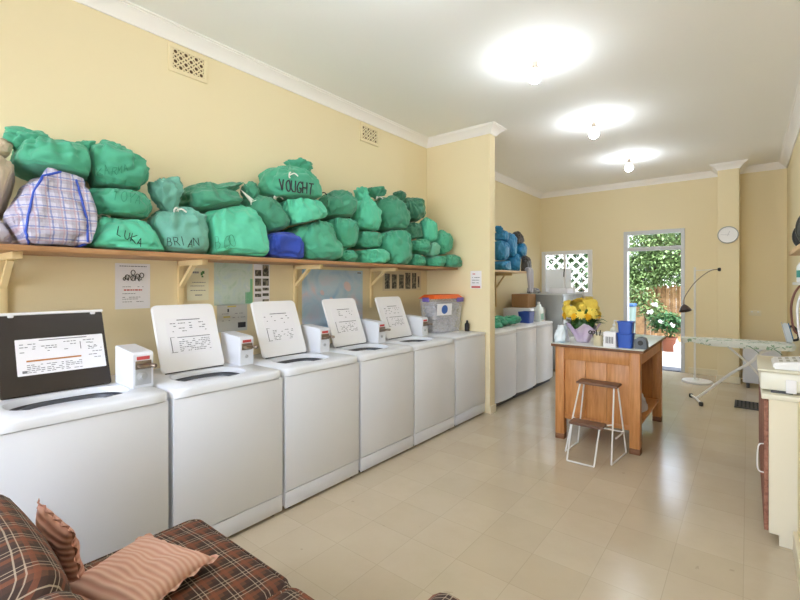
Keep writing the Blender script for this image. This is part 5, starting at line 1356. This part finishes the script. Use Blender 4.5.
def tree(name, base, blobs, n, size, label, cat, mi, seed, trunk):
    rng = random.Random(seed); t = thing(name, label, cat, base)
    bm = BM()
    for k in range(n):
        (cx, cy, cz, rx, ry, rz) = rng.choice(blobs)
        a = rng.uniform(0, 2 * math.pi); cz_ = rng.uniform(-1, 1); s = math.sqrt(1 - cz_ * cz_); rr = rng.uniform(.55, 1.05)
        p = Vector((cx + rx * rr * s * math.cos(a), cy + ry * rr * s * math.sin(a), cz + rz * rr * cz_))
        d = Vector((rng.uniform(-1, 1), rng.uniform(-1, 1), rng.uniform(-.9, .5)))
        if d.length < .1: d = Vector((1, 0, 0))
        L = size * rng.uniform(.6, 1.3); leaf(bm, p, d, L, L * .28, Vector((rng.uniform(-.5, .5), rng.uniform(-.5, .5), 1)))
    o = obj('foliage', bm, M['foliage'][mi], t, sharp=80); o['kind'] = 'stuff'
    bm = BM()
    for path, r0, r1 in trunk:
        q = smooth_path(path, 6); tube(bm, q, .05, 9, radii=[r0 + (r1 - r0) * i / (len(q) - 1) for i in range(len(q))])
    obj('trunk', bm, mat('bark ' + name + str(seed), 0x5d4a38, .9, bump=(20, .5)), t, sharp=80)
tree('leafy_tree', (-2.9, 13.0, -.06), [(-2.3, 13.05, 2.5, .9, .28, .7), (-1.5, 13.05, 2.3, .8, .28, .55), (-2.9, 13.0, 2.1, .7, .25, .7), (-.7, 13.05, 2.5, .9, .28, .6), (-1.9, 13.05, 2.0, .7, .28, .35), (-2.6, 13.0, 1.65, .4, .22, .3), (-1.2, 13.05, 1.75, .7, .22, .3), (-2.2, 13.05, 1.6, .5, .22, .25), (-1.7, 13.05, 2.75, .9, .28, .45)], 17000, .095, 'leafy tree over the bamboo fence, seen through the doorway', 'tree', 1, 3,
     [([(-2.9, 13.0, -.06), (-2.75, 13.0, .7), (-2.45, 13.0, 1.3), (-2.0, 13.0, 1.8)], .07, .04), ([(-2.5, 13.0, 1.2), (-2.7, 13.0, 1.9), (-2.6, 13.0, 2.5)], .045, .02), ([(-2.0, 13.0, 1.8), (-1.4, 13.0, 2.2), (-.8, 13, 2.4)], .04, .015)])
tree('garden_tree', (-2.2, 16.5, -.06), [(-3.4, 16.5, 3.4, 1.6, .9, 1.3), (-1.4, 16.8, 2.9, 1.6, .9, 1.0), (-4.6, 16.5, 3.0, 1.4, .8, 1.2), (.4, 16.9, 2.6, 1.4, .8, 1.0), (-6.2, 16.5, 3, 1.6, .8, 1.6), (-2.4, 16.5, 1.9, 1.8, .7, .8), (-4.8, 16.5, 1.8, 1.8, .7, .9), (-.2, 16.6, 1.8, 1.2, .7, .7), (-2.0, 16.6, 2.6, 1.3, .7, .7)], 14000, .16, 'pale green tree standing beyond the bamboo fence', 'tree', 0, 8,
     [([(-2.2, 16.5, -.06), (-2.4, 16.5, 1.4), (-3.0, 16.5, 2.8)], .12, .05), ([(-2.4, 16.5, 1.4), (-1.6, 16.7, 2.6)], .08, .03)])
# flower pot
fx, fy = -1.42, 11.6
t = thing('flower_pot', 'terracotta pot of white flowering geranium in the yard', 'potted plant', (fx, fy, -.06))
bm = BM(); lathe(bm, [(.11, 0), (.15, .26), (.165, .27), (.168, .33), (.15, .33), (.14, .28), (.001, .28)], 28, (fx, fy, -.06)); obj('pot', bm, mat('terracotta', 0x7f4831, .8, vary=(6, .5, 0x6c3e2b)), t)
bm = BM(); rng = random.Random(21)
for k in range(1500):
    a = rng.uniform(0, 6.283); cz_ = rng.uniform(-.75, 1); s = math.sqrt(1 - cz_ * cz_); rr = rng.uniform(.4, 1.)
    p = Vector((fx - .02 + .42 * rr * s * math.cos(a), fy + .35 * rr * s * math.sin(a), .56 + .3 * rr * cz_))
    leaf(bm, p, Vector((math.cos(a), math.sin(a), rng.uniform(-.6, .6))), rng.uniform(.06, .1), .03)
for k in range(9):
    a = rng.uniform(0, 6.283); tube(bm, [(fx, fy, .2), (fx + .25 * math.cos(a), fy + .2 * math.sin(a), .6)], .008, 6)
o = obj('foliage', bm, mat('geranium leaf', 0x356030, .5, vary=(8, .8, 0x244a22)), t, sharp=80); o['kind'] = 'stuff'
for k, (u, v) in enumerate(((661, 322), (673, 325), (655, 305), (650, 312))):
    p = at(u, v, y=fy - .33); bm = BM(); rg = random.Random(k)
    for j in range(9): flower(bm, p + Vector((rg.uniform(-.04, .04), rg.uniform(-.03, .03), rg.uniform(-.03, .03))), .03, (rg.uniform(-1, 1), -1, rg.uniform(-.5, 1)), rg)
    obj('flower_head', bm, M['white'], t, sharp=80)
tree('flowering_shrub', (-2.02, 12.3, -.06), [(-1.95, 12.33, .95, .35, .2, .35), (-2.15, 12.33, 1.2, .3, .2, .25), (-1.75, 12.33, .7, .25, .2, .3)], 1300, .09, 'light green shrub left of the flower pot in the yard', 'shrub', 1, 14, [([(-2.02, 12.3, -.06), (-2.0, 12.3, .5), (-2.05, 12.3, 1.0)], .03, .012)])
# white bottle by the pot, bin with blue lid
wx, wy = at(677, 350, y=11.4).x, 11.4
t = thing('white_bottle', 'white squeeze bottle on the paving next to the flower pot', 'bottle', (wx, wy, -.06))
bm = BM(); lathe(bm, [(.06, 0), (.065, .01), (.065, .16), (.03, .21), (.022, .22), (.022, .25)], 18, (wx, wy, -.06)); obj('bottle_body', bm, M['white'], t)
bm = BM(); lathe(bm, [(.024, .25), (.024, .28), (.008, .29), (.006, .33)], 14, (wx, wy, -.06)); obj('cap', bm, M['frame'], t)
t = thing('wheeled_bin', 'grey green bin with blue lid just outside the doorway on its left', 'bin', (-2.16, 10.95, -.06))
bm = BM(); taper_box(bm, -2.19, 10.95, -.06, .97, .34, .34, .40, .40, .04); obj('bin_body', bm, mat('grey green plastic', 0x687a74, .5), t)
bm = BM(); box(bm, (-2.40, 10.74, .972), (-1.98, 11.16, 1.035), .02); obj('lid', bm, mat('blue lid', 0x264d7c, .5), t)
t = thing('garden_hedge', 'dark green hedge close behind the white lattice', 'hedge', (-4.2, 10.9, -.06))
bm = BM(); rng = random.Random(31)
for k in range(11000):
    p = Vector((rng.uniform(-6, -2.75), 10.9 + rng.choice((-1, 1)) * rng.uniform(.05, .32), rng.uniform(-.03, 2.75)))
    leaf(bm, p, Vector((rng.uniform(-1, 1), rng.uniform(-1, .3), rng.uniform(-.8, .5))), rng.uniform(.09, .17), .035)
o = obj('foliage', bm, mat('hedge leaf', 0x30502a, .5, vary=(3, .8, 0x4c6b3a)), t, sharp=80); o['kind'] = 'stuff'
bm = BM()
for x in (-5.4, -4.6, -3.8, -3.1): tube(bm, [(x, 10.9, -.06), (x + .05, 10.9, 1.1), (x - .04, 10.92, 2.2)], .03, 8, radii=[.035, .028, .012])
obj('stems', bm, mat('hedge stem', 0x54432f, .9), t)
# white lattice outside the small window
t = thing('garden_lattice', 'white diagonal lattice screen outside the small window', 'lattice', (-3.2, 9.5, -.06))
bm = BM(); LX0, LX1, LZ0, LZ1, LY = -4.3, -2.1, .2, 2.7, 9.5
def strip(sgn, c, yy):
    d = Vector((1, 0, sgn)).normalized(); q = Vector((-d.z, 0, d.x)); pts = []
    # clip the line z = sgn * x + c to the rectangle
    xs = [LX0, LX1, (LZ0 - c) / sgn, (LZ1 - c) / sgn]; xs = sorted(x for x in xs if LX0 - 1e-6 <= x <= LX1 + 1e-6 and LZ0 - 1e-6 <= sgn * x + c <= LZ1 + 1e-6)
    if len(xs) < 2 or xs[-1] - xs[0] < .03: return
    a, b = Vector((xs[0], yy, sgn * xs[0] + c)), Vector((xs[-1], yy, sgn * xs[-1] + c)); L = (b - a).length
    slab(bm, [(0, -.019), (L, -.019), (L, .019), (0, .019)], a, d, q, .01)
k = -8.
while k < 9:
    strip(-1, k, LY); strip(1, k, LY + .012); k += .21
bmesh.ops.recalc_face_normals(bm, faces=bm.faces)
obj('slats', bm, M['white'], t)
bm = BM()
for x in (LX0 - .05, LX1): box(bm, (x, LY - .03, -.06), (x + .05, LY + .04, LZ1 + .05))
box(bm, (LX0, LY - .03, LZ1), (LX1, LY + .04, LZ1 + .05)); box(bm, (LX0, LY - .03, LZ0 - .05), (LX1, LY + .04, LZ0)); obj('frame', bm, M['white'], t)
# pavement before the shopfront
bm = BM(); box(bm, (-12, -14, -.16), (8, YF - .15, -.06)); struct('pavement', bm, mat('pale pavement', 0xd6d3cd, .9))

# ------------------------------------------------------------------ light
WORLD = .68
w = bpy.data.worlds.new('world'); SC.world = w; w.use_nodes = True; nt = w.node_tree
bg = nt.nodes['Background']; sky = nt.nodes.new('ShaderNodeTexSky'); sky.sky_type = 'NISHITA'; sky.sun_disc = False
sky.sun_elevation = R(58); sky.sun_rotation = R(170); sky.dust_density = 1.6; sky.ozone_density = 1.0
mx = nt.nodes.new('ShaderNodeMix'); mx.data_type = 'RGBA'; mx.inputs[0].default_value = .45; mx.inputs[7].default_value = (6.2, 6.5, 7.0, 1)
nt.links.new(sky.outputs[0], mx.inputs[6]); nt.links.new(mx.outputs[2], bg.inputs[0]); bg.inputs[1].default_value = WORLD
sd = bpy.data.lights.new('sun', 'SUN'); sd.energy = 2.0; sd.angle = R(.6); sd.color = (1, .96, .9)
so = bpy.data.objects.new('sun', sd); C.objects.link(so)
so.rotation_euler = Vector((-.22, .52, -1)).to_track_quat('-Z', 'Y').to_euler()

def portal(name, loc, rot, sx, sy):
    ld = bpy.data.lights.new(name, 'AREA'); ld.shape = 'RECTANGLE'; ld.size = sx; ld.size_y = sy; ld.cycles.is_portal = True
    o = bpy.data.objects.new(name, ld); C.objects.link(o); o.location = loc; o.rotation_euler = rot
portal('shopfront_portal', (-1.49, YF - .13, 1.6), (R(90), 0, 0), 3.2, 2.3)
portal('door_portal', ((DX0 + DX1) / 2, YB + .17, 1.2), (R(-90), 0, 0), .95, 2.45)
portal('window_portal', ((WX0 + WX1) / 2, YB + .15, (WZ0 + WZ1) / 2), (R(-90), 0, 0), .95, .9)
vs = SC.view_settings; vs.view_transform = 'Standard'; vs.look = 'None'; vs.gamma = 1; vs.use_curve_mapping = False; vs.exposure = 1.26
SC.cycles.use_denoising = True
SC.cycles.max_bounces = 10; SC.cycles.diffuse_bounces = 6; SC.cycles.transparent_max_bounces = 16
SC.cycles.sample_clamp_indirect = 6
